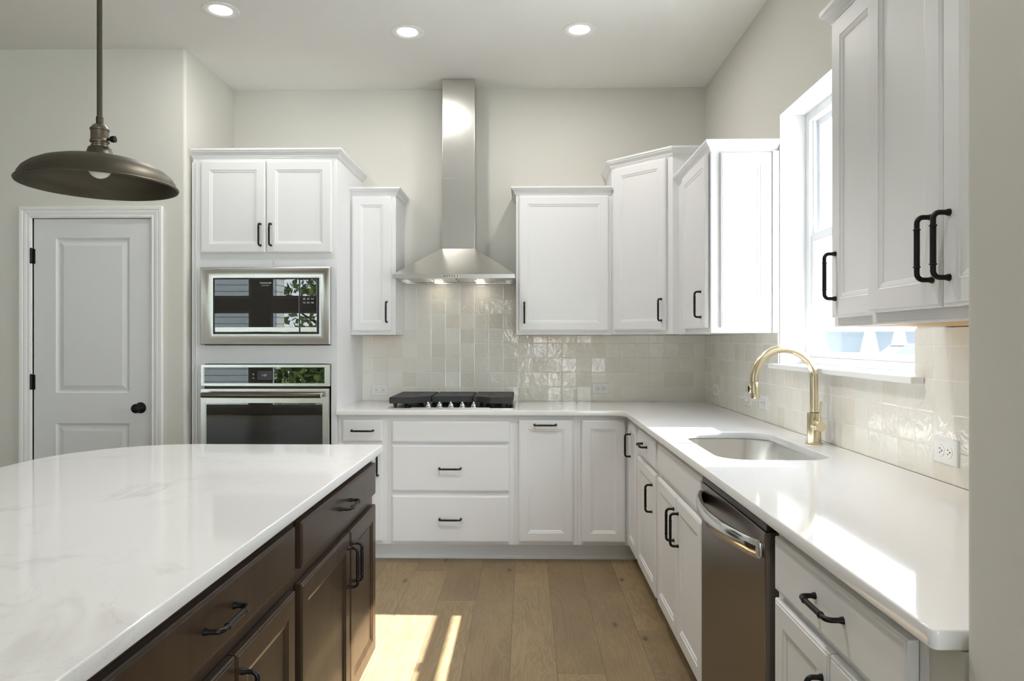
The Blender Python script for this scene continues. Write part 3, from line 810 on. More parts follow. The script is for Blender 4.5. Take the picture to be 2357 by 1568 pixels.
# microwave with its steel trim kit
MX0, MX1, MZ0, MZ1 = -1.940, -1.166, 1.305, 1.765
t = thing('microwave', 'built-in steel-framed microwave with black glass above the wall oven', 'microwave', (-1.55, 4.15, MZ0))
FM = Face((0, 4.105), (1, 0))
b = bm_new(); box(b, -1.90, -1.20, 4.152, 4.55, 1.345, 1.735); obj('carcass', b, M['plastic_black'], t)
def trim_kit():
    b = bm_new(); prof = [(0.0, 0.044), (0.0, 0.0), (0.0035, -0.002), (0.012, 0.001), (0.026, 0.009), (0.042, 0.0145), (0.058, 0.0165), (0.062, 0.0165), (0.0645, 0.03)]
    rows = []
    W2 = (0.0645 / 0.0645)
    for ins, d in prof:
        ix = ins * (0.071 / 0.0645)
        rows.append([b.verts.new(FM.P(x, d, z)) for x, z in ((MX0 + ix, MZ0 + ins), (MX1 - ix, MZ0 + ins), (MX1 - ix, MZ1 - ins), (MX0 + ix, MZ1 - ins))])
    for A, B in zip(rows, rows[1:]):
        for k in range(4):
            f = b.faces.new((A[k], A[(k + 1) % 4], B[(k + 1) % 4], B[k])); f.smooth = True
    bmesh.ops.recalc_face_normals(b, faces=b.faces)
    return b
obj('trim_kit', trim_kit(), M['steel'], t, sharp=28)
b = bm_new(); GX0, GX1, GZ0, GZ1 = -1.869, -1.239, 1.3695, 1.7005
fbox(b, FM, GX0, GX1, 0.018, 0.05, GZ0, GZ1, 0.001); obj('bezel', b, M['plastic_black'], t)
b = bm_new(); fbox(b, FM, -1.862, -1.354, 0.0135, 0.019, 1.378, 1.695, 0.001); dr = obj('door', b, M['glass_black'], t)
b = bm_new(); fbox(b, FM, -1.348, -1.247, 0.0135, 0.019, 1.378, 1.695, 0.001); cp = obj('control_panel', b, M['glass_black'], t)
b = bm_new(); fbox(b, FM, -1.858, -1.356, 0.011, 0.014, 1.381, 1.409, 0.001); obj('lower_strip', b, M['steel'], dr)
b = bm_new(); fbox(b, FM, -1.345, -1.250, 0.011, 0.014, 1.381, 1.409, 0.001); obj('open_button', b, M['steel'], cp)
text('FRIGIDAIRE', FM, -1.555, 1.672, 0.0125, 0.0132, M['ink'], dr, 'brand_lettering', spacing=1.1)
text('GALLERY', FM, -1.555, 1.657, 0.0075, 0.0132, M['ink'], dr, 'brand_lettering', spacing=1.7)
for col, lines in ((-1.3225, [('Potato', 1.597), ('Melt/\nSoften', 1.577), ('Sensor\nCook', 1.555), ('- Timer', 1.457)]), (-1.2985, [('Popcorn', 1.597), ('Auto\nCook', 1.577), ('Sensor\nReheat', 1.555), ('Clock', 1.457)]), (-1.2735, [('Reheat', 1.577), ('Power\nLevel', 1.555), ('+30sec', 1.457)])):
    for s, z in lines: text(s, FM, col, z, 0.0062, 0.0132, M['ink'], cp, 'key_lettering')
text('1:22', FM, -1.300, 1.655, 0.016, 0.0132, M['ink'], cp, 'clock_digits')

# wall oven
t = thing('built_in_oven', 'stainless wall oven with a bar handle, below the microwave', 'oven', (-1.55, 4.15, 0.41))
FO = Face((0, 4.11), (1, 0)); OX0, OX1 = -1.942, -1.172
b = bm_new(); box(b, -1.912, -1.198, 4.152, 4.56, 0.43, 1.16); box(b, -1.930, -1.180, 4.135, 4.152, 1.035, 1.075); obj('carcass', b, M['plastic_black'], t)
b = bm_new(); rings_panel(b, FO, OX0, OX1, 1.057, 1.186, [(0, 0.002), (0.002, 0), (0.0165, 0.0), (0.0175, 0.002)], 0.038); o = obj('control_panel', b, M['steel'], t)
b = bm_new(); fbox(b, FO, -1.9205, -1.199, 0.0006, 0.0035, 1.0755, 1.1685); g = obj('display_glass', b, M['glass_black'], o)
b = bm_new(); fbox(b, FO, -1.600, -1.515, 0.0002, 0.0008, 1.096, 1.148); obj('clock_screen', b, M['display'], g)
text('1:33', FO, -1.560, 1.122, 0.018, 0.00015, M['ink'], g, 'clock_digits')
for x, z in ((-1.625, 1.128), (-1.625, 1.106), (-1.489, 1.128), (-1.489, 1.106)):
    b = bm_new(); lathe(b, [(0.0036, 0), (0.0036, 0.0004), (0.0046, 0.0004), (0.0046, 0)], (x, 4.1105, z), '-Y', 20); obj('touch_key', b, M['ink'], g)
b = bm_new(); rings_panel(b, FO, -1.945, -1.176, 0.43, 1.042, [(0, 0.003), (0.003, 0), (0.030, 0.0), (0.031, 0.002)], 0.038); 
box(b, -1.930, -1.190, 4.1095, 4.112, 0.962, 1.030); o = obj('oven_door', b, M['steel'], t)
b = bm_new(); fbox(b, FO, -1.907, -1.212, -0.0004, 0.0028, 0.50, 0.957); obj('door_glass', b, M['glass_black'], o)
b = bm_new(); pts = []; 
n = 24
for i in range(n + 1):
    s = i / n; x = -1.910 + s * (1.910 - 1.204)
    pts.append((x, 4.056 - 0.008 * math.sin(math.pi * s), 1.008))
tube(b, pts, [0.0165] * (n + 1), 20)
for x in (-1.895, -1.219): box(b, x - 0.008, x + 0.008, 4.062, 4.112, 0.998, 1.018, 0.002)
obj('handle', b, M['steel_dark'], o)

# dishwasher
t = thing('dishwasher', 'dark stainless dishwasher with a bowed bar handle between the sink cabinet and the end cabinet', 'dishwasher', (0.62, 2.07, 0))
b = bm_new(); box(b, 0.640, 1.18, 1.760, 2.388, 0.10, 0.868); obj('tub', b, M['plastic_black'], t)
b = bm_new(); box(b, 0.598, 0.640, 1.757, 2.390, 0.115, 0.846, 0.003); dd = obj('door', b, M['steel_dark'], t)
b = bm_new(); box(b, 0.602, 0.640, 1.757, 2.390, 0.8465, 0.866, 0.002); obj('control_strip', b, M['plastic_black'], t)
b = bm_new(); box(b, 0.69, 1.18, 1.760, 2.388, 0, 0.0995); obj('toe_kick', b, M['plastic_black'], t)
b = bm_new(); seg = 28; rings = []
for i in range(seg + 1):
    s = i / seg; y = 2.372 - s * (2.372 - 1.776); bow = math.sin(math.pi * s) ** 0.75
    xo = 0.598 - 0.006 - 0.050 * bow
    hh = 0.0235; tt = 0.010
    prof = [(-tt, -hh * 0.7), (-tt * 0.4, -hh), (tt * 0.7, -hh * 0.85), (tt, 0), (tt * 0.7, hh * 0.85), (-tt * 0.4, hh), (-tt, hh * 0.7), (-tt * 1.25, 0)]
    rings.append([b.verts.new((xo + px, y, 0.798 + pz)) for px, pz in prof])
for A, B in zip(rings, rings[1:]):
    for k in range(len(A)):
        f = b.faces.new((A[k], A[(k + 1) % len(A)], B[(k + 1) % len(A)], B[k])); f.smooth = True
b.faces.new(rings[0]); b.faces.new(rings[-1][::-1]); bmesh.ops.recalc_face_normals(b, faces=b.faces)
for y in (2.372, 1.776): box(b, 0.588, 0.5985, y - 0.006, y + 0.006, 0.779, 0.817, 0.002)
obj('handle', b, M['chrome'], dd, sharp=60)

# range hood
HX0, HX1, HY0, HZ0, HZ1 = -0.836, -0.073, 4.338, 1.719, 1.744
DXA, DXB, DYF = -0.561, -0.341, 4.61
t = thing('range_hood', 'stainless pyramid range hood with a tall square chimney over the cooktop', 'range hood', (-0.452, 4.8, HZ0))
b = bm_new()
lo = [(HX0, HY0), (HX1, HY0), (HX1, YB - 0.0095), (HX0, YB - 0.0095)]; up_ = [(DXA - 0.006, DYF - 0.006), (DXB + 0.006, DYF - 0.006), (DXB + 0.006, YB - 0.0095), (DXA - 0.006, YB - 0.0095)]
def hoop(poly, z): return [b.verts.new((x, y, z)) for x, y in poly]
inn = [(HX0 + 0.012, HY0 + 0.012), (HX1 - 0.012, HY0 + 0.012), (HX1 - 0.012, YB - 0.02), (HX0 + 0.012, YB - 0.02)]
hs = [hoop(inn, HZ0 + 0.018), hoop(inn, HZ0), hoop(lo, HZ0), hoop(lo, HZ1), hoop(up_, 1.938)]
for A, B in zip(hs, hs[1:]):
    for k in range(4): b.faces.new((A[k], A[(k + 1) % 4], B[(k + 1) % 4], B[k]))
b.faces.new(hs[-1]); b.faces.new(hs[0][::-1])
bmesh.ops.recalc_face_normals(b, faces=b.faces)
cn = obj('canopy', b, M['steel'], t)
b = bm_new(); box(b, DXA, DXB, DYF, YB - 0.001, 1.936, 2.405, 0.002); box(b, DXA + 0.0025, DXB - 0.0025, DYF + 0.0025, YB - 0.001, 2.405, ZC - 0.002, 0.002); obj('chimney', b, M['steel'], t)
for i in range(2):
    x0 = HX0 + 0.06 + i * 0.325; b = bm_new(); box(b, x0, x0 + 0.315, HY0 + 0.09, YB - 0.05, HZ0 + 0.008, HZ0 + 0.017, 0.002)
    for k in range(14):
        box(b, x0 + 0.02 + k * 0.0205, x0 + 0.026 + k * 0.0205, HY0 + 0.11, YB - 0.07, HZ0 + 0.0065, HZ0 + 0.0082)
    obj('grease_filter', b, M['steel'], cn)
for x in (-0.592, -0.312):
    b = bm_new(); lathe(b, [(0.0, 0.012), (0.028, 0.012), (0.028, 0.0145)], (x, 4.70, HZ0 - 0.012), 'Z', 24); obj('hood_lamp', b, M['hood_led'], cn)
    l = light('hood_spot', 'SPOT', (x, 4.70, HZ0 - 0.004), 0.17, (1, 0.86, 0.62), spot_size=R(125), spot_blend=1.0, shadow_soft_size=0.02)
for i in range(5):
    b = bm_new(); lathe(b, [(0.0, 0.0), (0.0062, 0.0), (0.0062, 0.005), (0.005, 0.006), (0, 0.006)], (-0.495 + i * 0.0165, HY0, 1.7315), '-Y', 16); obj('hood_button', b, M['chrome'], cn)
b = bm_new(); lathe(b, [(0.0, 0.0), (0.0035, 0.0), (0.0035, 0.001), (0, 0.001)], (-0.514, HY0, 1.7325), '-Y', 14); obj('indicator', b, M['plastic_black'], cn)

# gas cooktop
t = thing('gas_cooktop', 'stainless gas cooktop with black cast-iron grates on the back worktop', 'cooktop', (-0.46, 4.45, 0.914))
b = bm_new(); prism(b, round_poly([(-0.846, 4.205), (-0.073, 4.205), (-0.073, 4.715), (-0.846, 4.715)], 0.012, 4), 0.9145, 0.9195, 0.0015)
prism(b, [(-0.70, 4.212), (-0.222, 4.212), (-0.30, 4.30), (-0.62, 4.30)], 0.9195, 0.9225); obj('deck', b, M['steel'], t)
for (x, y, r) in ((-0.70, 4.34, 0.036), (-0.70, 4.58, 0.045), (-0.46, 4.52, 0.055), (-0.21, 4.34, 0.036), (-0.21, 4.58, 0.045)):
    bb = bm_new(); lathe(bb, [(r * 1.3, 0), (r * 1.3, 0.006), (r, 0.008), (r, 0.016), (r * 0.9, 0.02), (0, 0.021)], (x, y, 0.9196), 'Z', 28); obj('burner', bb, M['iron'], t)
def grate(poly, x0, x1, y0, y1, slots):
    b = bm_new(); prism(b, poly, 0.945, 0.984, 0.004)
    cx = [x0 + 0.03, x1 - 0.03]
    for x in cx:
        for y in (y0 + 0.045, y1 - 0.03):
            lathe(b, [(0.016, 0.026), (0.009, 0.006), (0.0085, 0.0), (0.0, 0.0)], (x, y, 0.920), 'Z', 12)
    g = obj('grate', b, M['iron'], t)
    for (x, y) in slots:
        h = bm_new(); box(h, x - 0.016, x + 0.016, y - 0.012, y + 0.012, 0.9835, 0.9844); obj('finger_slot', h, M['iron_hole'], g)
GL = [(-0.836, 4.222), (-0.700, 4.222), (-0.615, 4.305), (-0.592, 4.305), (-0.592, 4.695), (-0.836, 4.695)]
grate(GL, -0.836, -0.592, 4.222, 4.695, [(-0.70, 4.40), (-0.70, 4.50), (-0.70, 4.60)])
grate([(-0.586, 4.305), (-0.336, 4.305), (-0.336, 4.695), (-0.586, 4.695)], -0.586, -0.336, 4.29, 4.695, [(-0.46, 4.42), (-0.46, 4.56)])
GR = [(-0.330, 4.305), (-0.305, 4.305), (-0.220, 4.222), (-0.083, 4.222), (-0.083, 4.695), (-0.330, 4.695)]
grate(GR, -0.330, -0.083, 4.222, 4.695, [(-0.225, 4.36), (-0.225, 4.44), (-0.225, 4.56)])
for x in (-0.601, -0.531, -0.461, -0.391, -0.322):
    b = bm_new(); c = (x, 4.252, 0.9226)
    lathe(b, [(0.0, 0.0), (0.021, 0.0), (0.0215, 0.004), (0.019, 0.006), (0.0165, 0.008), (0.0155, 0.018), (0.014, 0.021), (0, 0.021)], c, 'Z', 28)
    box(b, x - 0.006, x + 0.006, 4.252 - 0.015, 4.252 + 0.015, 0.938, 0.956, 0.003); obj('knob', b, M['chrome'], t)

# ------------------------------------------------------------------ faucet
t = thing('faucet', 'brushed gold pull-down gooseneck faucet on the worktop behind the sink', 'faucet', (1.155, 2.82, 0.914))
G = M['gold']; fx, fy = 1.155, 2.82
b = bm_new(); lathe(b, [(0, 0.9142), (0.0315, 0.9142), (0.0325, 0.916), (0.0325, 0.920), (0.031, 0.9215), (0.0265, 0.9225), (0.0262, 1.037), (0.0255, 1.0385), (0, 1.0385)], (fx, fy, 0), 'Z', 48); obj('body', b, G, t)
b = bm_new(); lathe(b, [(0.0158, 1.0386), (0.0172, 1.0386), (0.0172, 1.0405), (0.0158, 1.0405)], (fx, fy, 0), 'Z', 40); obj('collar_ring', b, M['black'], t)
b = bm_new(); rA = 0.1195; cz = 1.175; cx = fx - rA
pts = [(fx, fy, 1.0390), (fx, fy, 1.08), (fx, fy, 1.12), (fx, fy, cz)]
for k in range(1, 31):
    a = math.pi * 1.035 * k / 30; pts.append((cx + rA * math.cos(a), fy, cz + rA * math.sin(a)))
tube(b, pts, 0.0162, 24); obj('spout', b, G, t)
e0 = Vector(pts[-1]); dirv = (e0 - Vector(pts[-2])).normalized()
b = bm_new(); tube(b, [e0 + dirv * 0.0012, e0 + dirv * 0.004, e0 + dirv * 0.062, e0 + dirv * 0.066, e0 + dirv * 0.066], [0.0164, 0.0172, 0.0188, 0.0182, 0.012], 28); sh = obj('spray_head', b, G, t)
n_ = dirv.cross(Vector((0, 1, 0))).normalized()
if n_.x > 0: n_ = -n_
pc = e0 + dirv * 0.028 + n_ * 0.0165
b = bm_new(); mm = Matrix.Translation(pc) @ n_.to_track_quat('Z', 'Y').to_matrix().to_4x4() @ Matrix.Diagonal((0.55, 1.25, 1, 1))
lathe(b, [(0, 0), (0.0135, 0), (0.0145, 0.003), (0.0125, 0.0055), (0.011, 0.006)], seg=28, mtx=mm); obj('button_surround', b, G, sh)
mm2 = Matrix.Translation(pc) @ n_.to_track_quat('Z', 'Y').to_matrix().to_4x4() @ Matrix.Diagonal((0.52, 1.2, 1, 1))
b = bm_new(); lathe(b, [(0, 0.004), (0.0112, 0.004), (0.0112, 0.0085), (0.008, 0.0105), (0, 0.011)], seg=28, mtx=mm2); obj('spray_button', b, M['black'], sh, label='black spray button')
b = bm_new(); lathe(b, [(0, 0.012), (0.0205, 0.012), (0.0205, 0.034), (0.0198, 0.0345), (0.0198, 0.0355), (0.0205, 0.036), (0.0205, 0.063), (0.0195, 0.065), (0, 0.065)], (fx, fy, 0.990), '-Y', 40); vh = obj('valve', b, G, t)
b = bm_new(); tube(b, [(fx, fy - 0.052, 1.005), (fx + 0.001, fy - 0.053, 1.04), (fx + 0.005, fy - 0.056, 1.088)], [0.0042, 0.0042, 0.0046], 14); obj('lever', b, G, vh)

# ------------------------------------------------------------------ outlets
def outlet(name, label, F, a, z, style, cat='outlet', w=0.118, h=0.076):
    p = F.P(a, 0, z); t = thing(name, label, cat, p)
    b = rings_panel(bm_new(), F, a - w / 2, a + w / 2, z - h / 2, z + h / 2, [(0, -0.003), (0.003, -0.0055), (0.012, -0.0062)], 0.0)
    pl = obj('cover_plate', b, M['plate'], t)
    if style in ('decora', 'switch', 'plug'):
        b = rings_panel(bm_new(), F, a - 0.034, a + 0.034, z - 0.017, z + 0.017, [(0, -0.0072), (0.001, -0.0078)], -0.006); obj('receptacle', b, M['plate'], t)
        b = bm_new()
        for (x0, x1, z0, z1) in ((-0.0353, 0.0353, 0.0172, 0.0182), (-0.0353, 0.0353, -0.0182, -0.0172), (-0.0353, -0.0342, -0.018, 0.018), (0.0342, 0.0353, -0.018, 0.018)): fbox(b, F, a + x0, a + x1, -0.0068, -0.006, z + z0, z + z1)
        obj('reveal_line', b, mat('grey_line', (0.55, 0.55, 0.55), 0.5), t)
    def slot(x0, x1, z0, z1):
        k = bm_new(); fbox(k, F, a + x0, a + x1, -0.0084, -0.0055, z + z0, z + z1); obj('slot', k, M['slot'], t)
    if style in ('decora', 'duplex'):
        off = 0.0205 if style == 'decora' else 0.0195
        for c in (-off, off):
            if style == 'duplex':
                b = bm_new(); lathe(b, [(0.0175, 0.005), (0.0175, 0.0072), (0.0165, 0.008), (0, 0.008)], seg=32, mtx=F.mtx(a + c, 0, z) @ Matrix.Rotation(R(90), 4, 'X')); obj('receptacle', b, M['plate'], t)
            for dz in (-0.0062, 0.0062): slot(c - 0.006, c + 0.001, dz - 0.0012, dz + 0.0012)
            k = bm_new(); lathe(k, [(0.0026, 0), (0.0026, 0.0086), (0, 0.0086)], seg=12, mtx=F.mtx(a + c + 0.0075, 0, z) @ Matrix.Rotation(R(90), 4, 'X')); obj('slot', k, M['slot'], t)
    if style == 'switch':
        for dx in (-0.02, 0.02): slot(dx - 0.0015, dx + 0.0015, -0.006, 0.006)
        for dx in (-0.006, 0.006):
            for dz in (-0.006, 0.006): slot(dx - 0.0012, dx + 0.0012, dz - 0.0012, dz + 0.0012)
    if style == 'plug':
        for (dx, dz, L_) in ((-0.016, 0.006, 0.035), (0.012, -0.006, 0.022)):
            b = bm_new(); lathe(b, [(0.008, 0.007), (0.008, 0.011), (0.0055, 0.012), (0.0055, L_), (0.004, L_ + 0.002), (0, L_ + 0.002)], seg=16, mtx=F.mtx(a + dx, 0, z + dz) @ Matrix.Rotation(R(90), 4, 'X')); obj('cover_plug', b, M['plate'], t)
FK = Face((0, YB - 0.009), (1, 0)); FS = Face((XR - 0.009, 0), (0, -1))
outlet('wall_outlet', 'white rectangular-face outlet on the tiles left of the cooktop', FK, -1.014, 0.986, 'decora')
outlet('wall_outlet', 'white round-face outlet on the back wall tiles right of the cooktop', FK, 0.508, 1.001, 'duplex')
outlet('wall_outlet', 'white outlet on the side wall tiles nearest the room corner', FS, -4.495, 1.010, 'decora')
outlet('wall_outlet', 'white outlet with plug-in covers on the tiles behind the faucet head', FS, -3.850, 1.005, 'plug')
outlet('wall_outlet', 'white switch-style outlet on the tiles between the faucet spray head and faucet body', FS, -3.600, 1.010, 'switch')
outlet('wall_outlet', 'white round-face outlet on the side wall tiles at the near worktop end', FS, -2.045, 1.006, 'duplex')

# ------------------------------------------------------------------ pendant lamp
px, py, k = -1.142, 1.84, 0.188 / 0.2286
t = thing('pendant_lamp', 'dark bronze dome pendant lamp hanging over the island on a rod', 'lamp', (px, py, 1.74))
zr = 1.742
b = bm_new(); Rr = 0.188
outer = [(Rr + 0.003, zr - 0.003), (Rr + 0.0045, zr), (Rr + 0.003, zr + 0.003), (Rr - 0.001, zr + 0.004), (Rr - 0.004, zr + 0.015), (0.176, zr + 0.028), (0.160, zr + 0.042), (0.137, zr + 0.0545), (0.110, zr + 0.0635), (0.080, zr + 0.0695), (0.050, zr + 0.0735), (0.038, zr + 0.077), (0.0325, zr + 0.083), (0.0295, zr + 0.093), (0.0275, zr + 0.1), (0.024, zr + 0.1025), (0.018, zr + 0.103)]
inner = [(0.018, zr + 0.099), (0.026, zr + 0.09), (0.034, zr + 0.072), (0.08, zr + 0.066), (0.110, zr + 0.060), (0.137, zr + 0.051), (0.160, zr + 0.0385), (0.176, zr + 0.0245), (Rr - 0.0065, zr + 0.012), (Rr - 0.003, zr + 0.001), (Rr, zr - 0.003), (Rr + 0.003, zr - 0.003)]
lathe(b, outer + inner, (px, py, 0), 'Z', 72); obj('lamp_shade', b, M['bronze'], t, sharp=50)
b = bm_new(); z = zr + 0.103
lathe(b, [(0, z), (0.0205, z), (0.0215, z + 0.004), (0.0195, z + 0.006), (0.0195, z + 0.011), (0.0235, z + 0.012), (0.024, z + 0.016), (0.0225, z + 0.019), (0.0215, z + 0.024), (0.0215, z + 0.043), (0.0235, z + 0.044), (0.0235, z + 0.049), (0.020, z + 0.052), (0.016, z + 0.058), (0.0095, z + 0.0625), (0, z + 0.063)], (px, py, 0), 'Z', 40); sk = obj('lamp_socket', b, M['bronze_lit'], t)
b = bm_new(); lathe(b, [(0, 0.020), (0.0038, 0.020), (0.0038, 0.028), (0.0058, 0.029), (0.0078, 0.031), (0.0088, 0.036), (0.0088, 0.042), (0, 0.043)], (px, py, z + 0.021), 'X', 20); obj('switch_key', b, M['black'], sk)
b = bm_new(); lathe(b, [(0, z + 0.0625), (0.0088, z + 0.0625), (0.0088, z + 0.080), (0.0068, z + 0.081), (0.0068, ZC - 0.012), (0, ZC - 0.012)], (px, py, 0), 'Z', 24); obj('hanging_rod', b, M['bronze'], t)
b = bm_new(); lathe(b, [(0, ZC - 0.024), (0.05, ZC - 0.022), (0.062, ZC - 0.012), (0.064, ZC - 0.001), (0, ZC - 0.001)], (px, py, 0), 'Z', 40); obj('ceiling_canopy', b, M['bronze'], t)
b = bm_new(); prof = []
for i in range(13):
    a = math.pi * i / 12 * 0.86; prof.append((0.029 * math.sin(a), zr + 0.048 - 0.029 * math.cos(a)))
prof += [(0.013, zr + 0.082), (0.013, zr + 0.098), (0, zr + 0.098)]
lathe(b, prof, (px, py, 0), 'Z', 32); obj('light_bulb', b, M['bulb'], t)

# ------------------------------------------------------------------ recessed ceiling lights, then unseen added fill lamps
def can(x, y, label, power, beam=None, group='recessed ceiling lights'):
    t = thing('recessed_light', label, 'ceiling light', (x, y, ZC), group)
    b = bm_new(); lathe(b, [(0.0935, ZC - 0.0002), (0.0935, ZC - 0.003), (0.090, ZC - 0.005), (0.075, ZC - 0.0055), (0.060, ZC - 0.002), (0.057, ZC - 0.0005)], (x, y, 0), 'Z', 48); obj('trim_ring', b, M['trim'], t)
    b = bm_new(); lathe(b, [(0.0572, ZC - 0.0008), (0.04, ZC - 0.0014), (0, ZC - 0.0016)], (x, y, 0), 'Z', 40); obj('lens', b, M['led'], t)
    if beam: light('recessed_lamp', 'SPOT', (x, y, ZC - 0.008), power, (1, 0.965, 0.92), spot_size=R(beam), spot_blend=0.45, shadow_soft_size=0.05)
    else: light('recessed_lamp', 'AREA', (x, y, ZC - 0.008), power, (1, 0.965, 0.92), shape='DISK', size=0.11)
CAN_W = 4.4
can(-1.608, 3.63, 'lit recessed ceiling light in front of the oven cabinet, left of the hood lights', CAN_W)
can(-0.670, 3.91, 'lit recessed ceiling light above the left side of the range hood', CAN_W)
can(0.297, 3.90, 'lit recessed ceiling light above the sink side of the kitchen, right of the hood chimney', CAN_W)

for x, y, w, p in ((-0.30, 2.35, 'over the middle of the aisle by the sink', 82.0), (0.10, 0.75, 'over the near end of the aisle', 24.0), (-1.75, -0.9, 'in the living area behind the island', 25.0)):  # out-of-view fill lamps added to brighten floor, worktops and lower fronts
    can(x, y, 'added unseen ceiling fill light ' + w, p, beam=96)

# ------------------------------------------------------------------ outside
b = bm_new(); box(b, -40, 90, -40, 90, -0.36, -0.30); o = struct('ground', b, mat('driveway_and_lawn', (0.50, 0.50, 0.485), 0.9))
sid = mat('grey_lap_siding', (0.42, 0.44, 0.42), 0.7)
q = NB(sid); zz = q.sep(q.obj())[2]; fz = q.math('FRACT', q.math('DIVIDE', zz, 0.18)); ln = q.math('LESS_THAN', fz, 0.10)
q.link(q.mix(ln, (0.42, 0.44, 0.42), (0.10, 0.105, 0.10)), q.b.inputs['Base Color'])
t = thing('house_across_street', 'pale house with a column porch seen across the street through the window', 'house', (24, 42, -0.3))
hp = mat('pale_house_siding', (0.72, 0.74, 0.75), 0.8); hd = mat('porch_shade_wall', (0.36, 0.39, 0.42), 0.8)
b = bm_new(); box(b, 17.0, 30.0, 44.5, 52, -0.3, 4.2); obj('front_wall', b, hd, t)
b = bm_new(); box(b, 16.6, 30.4, 41.6, 44.5, 1.92, 2.6); box(b, 16.6, 30.4, 41.6, 52, 2.6, 4.2); box(b, 16.6, 30.4, 41.6, 44.5, -0.3, 0.42); obj('porch_beam', b, hp, t)
for x in (17.6, 20.55, 22.3, 24.4, 26.8, 29.4):
    b = bm_new(); w0, w1 = 0.42, 0.20
    lo_ = [(x - w0, 41.7), (x + w0, 41.7), (x + w0, 41.7 + 2 * w0), (x - w0, 41.7 + 2 * w0)]; hi_ = [(x - w1, 41.9), (x + w1, 41.9), (x + w1, 41.9 + 2 * w1), (x - w1, 41.9 + 2 * w1)]
    A = [b.verts.new((p[0], p[1], 0.42)) for p in lo_]; B = [b.verts.new((p[0], p[1], 1.92)) for p in hi_]
    for kk in range(4): b.faces.new((A[kk], A[(kk + 1) % 4], B[(kk + 1) % 4], B[kk]))
    bmesh.ops.recalc_face_normals(b, faces=b.faces); obj('column', b, hp, t)
b = bm_new()
for i in range(2):
    pass
v = [b.verts.new(p) for p in ((16.2, 41.2, 4.2), (30.8, 41.2, 4.2), (30.8, 52.4, 4.2), (16.2, 52.4, 4.2), (16.2, 46.8, 7.2), (30.8, 46.8, 7.2))]
for f in ((0, 1, 5, 4), (2, 3, 4, 5), (0, 4, 3), (1, 2, 5), (0, 3, 2, 1)): b.faces.new([v[i] for i in f])
bmesh.ops.recalc_face_normals(b, faces=b.faces); obj('roof', b, mat('grey_shingles', (0.25, 0.25, 0.26), 0.9), t)
# parked car
t = thing('parked_car', 'pale car parked across the street outside the window', 'car', (20.0, 37.0, -0.3))
b = bm_new(); L_ = 4.4
side = [(-2.2, 0.35), (-2.15, 0.75), (-1.5, 0.88), (-1.1, 0.92), (1.6, 0.95), (2.1, 0.85), (2.2, 0.45), (2.1, 0.28), (-2.1, 0.28)]
def loft(bm, prof, y0, y1, cxx, cyy, inset=0.06):
    A = [bm.verts.new((cxx + x, cyy + y0, -0.3 + z)) for x, z in prof]; B = [bm.verts.new((cxx + x, cyy + y1, -0.3 + z)) for x, z in prof]
    bm.faces.new(A); bm.faces.new(B[::-1])
    for i in range(len(prof)): bm.faces.new((A[i], A[(i + 1) % len(prof)], B[(i + 1) % len(prof)], B[i]))
    bmesh.ops.recalc_face_normals(bm, faces=bm.faces)
loft(b, side, -0.88, 0.88, 20.0, 37.0); obj('body', b, mat('silver_car_paint', (0.6, 0.62, 0.64), 0.25, 0.3), t)
b = bm_new(); loft(b, [(-1.15, 0.92), (-0.55, 1.38), (0.0, 1.46), (0.8, 1.42), (1.55, 0.95)], -0.76, 0.76, 20.0, 37.0); obj('cabin_glass', b, mat('car_glass', (0.10, 0.12, 0.13), 0.05), t)
b = bm_new(); loft(b, [(-0.60, 1.40), (0.0, 1.475), (0.82, 1.435), (0.80, 1.40), (0.0, 1.44)], -0.72, 0.72, 20.0, 37.0); obj('car_roof', b, bpy.data.materials['silver_car_paint'], t)
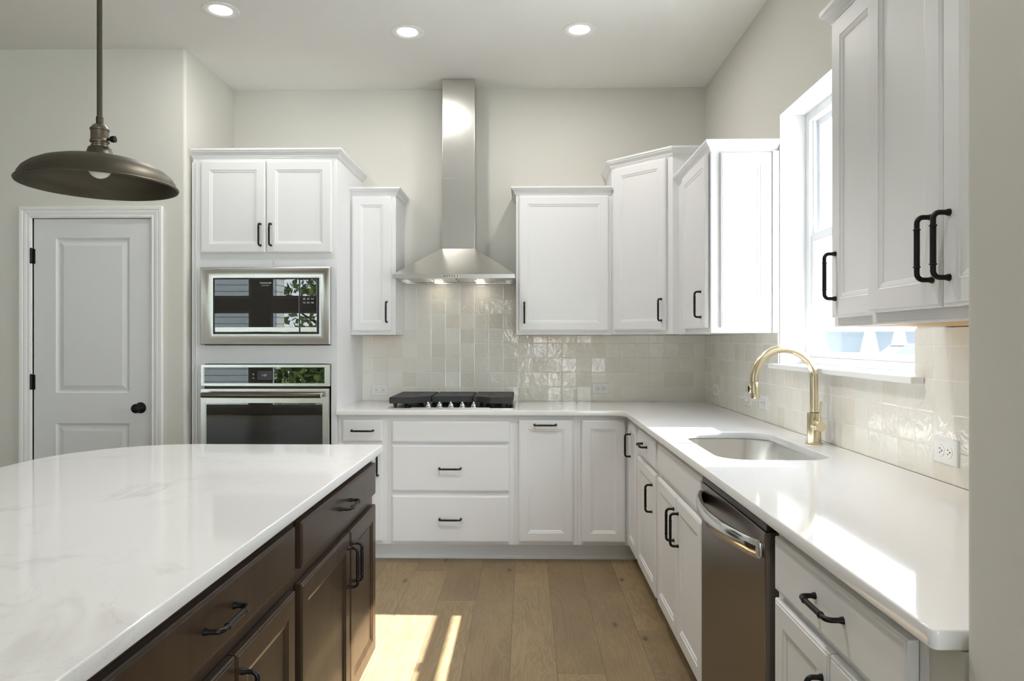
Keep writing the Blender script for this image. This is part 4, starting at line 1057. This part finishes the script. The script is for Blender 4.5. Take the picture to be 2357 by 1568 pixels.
for x in (-1.4, 1.35):
    for y in (-0.8, 0.8):
        b = bm_new(); lathe(b, [(0, -0.1), (0.2, -0.1), (0.32, -0.08), (0.33, 0), (0.32, 0.08), (0.2, 0.1), (0, 0.1)], (20.0 + x, 37.0 + y, 0.03), 'Y', 28); obj('wheel', b, M['plastic_black'], t)
# neighbour's siding and a garden tree behind the rear windows (they show in the oven glass)
b = bm_new(); box(b, -16.0, -6.95, -11.6, -11.0, -0.3, 5.2); struct('exterior_wall', b, sid)
leafm = mat('tree_leaves', (0.10, 0.17, 0.045), 0.6)
q = NB(leafm); q.link(q.ramp(q.noise(q.obj(), 7, 3), [(0.35, (0.02, 0.045, 0.012)), (0.65, (0.26, 0.34, 0.08))]), q.b.inputs['Base Color'])
rnd = random.Random(3)
def tree(x, y, h, r, label, low=0.3):
    t = thing('garden_tree', label, 'tree', (x, y, -0.3))
    b = bm_new(); tube(b, [(x, y, -0.3), (x + 0.05, y, h * 0.4), (x + 0.2, y + 0.1, h * 0.8)], [0.14, 0.11, 0.05], 10)
    for kk in range(7):
        a = rnd.random() * 6.28; zz = h * (0.35 + 0.08 * kk)
        tube(b, [(x + 0.1, y, zz), (x + r * 0.4 * math.cos(a), y + r * 0.4 * math.sin(a), zz + 0.35), (x + r * 0.85 * math.cos(a), y + r * 0.85 * math.sin(a), zz + 0.8)], [0.05, 0.03, 0.012], 6)
    obj('trunk', b, mat('bark', (0.06, 0.05, 0.04), 0.9), t)
    b = bm_new()
    for kk in range(900):
        a = rnd.random() * 6.28; rr_ = r * math.sqrt(rnd.random()); zz = low + (h - low) * rnd.random()
        c = Vector((x + rr_ * math.cos(a), y + rr_ * math.sin(a), zz)); s = 0.10 + 0.10 * rnd.random()
        u_ = Vector((rnd.uniform(-1, 1), rnd.uniform(-1, 1), rnd.uniform(-1, 1))).normalized(); w_ = u_.orthogonal().normalized()
        b.faces.new([b.verts.new(c + p) for p in (-u_ * s, w_ * s * 0.5, u_ * s, -w_ * s * 0.5)])
    obj('foliage', b, leafm, t)
tree(-5.45, -9.2, 1.5, 1.05, 'low leafy shrub outside the rear windows', -0.2)
tree(-6.3, -13.2, 5.0, 1.35, 'leafy garden tree outside the rear windows', 1.4)
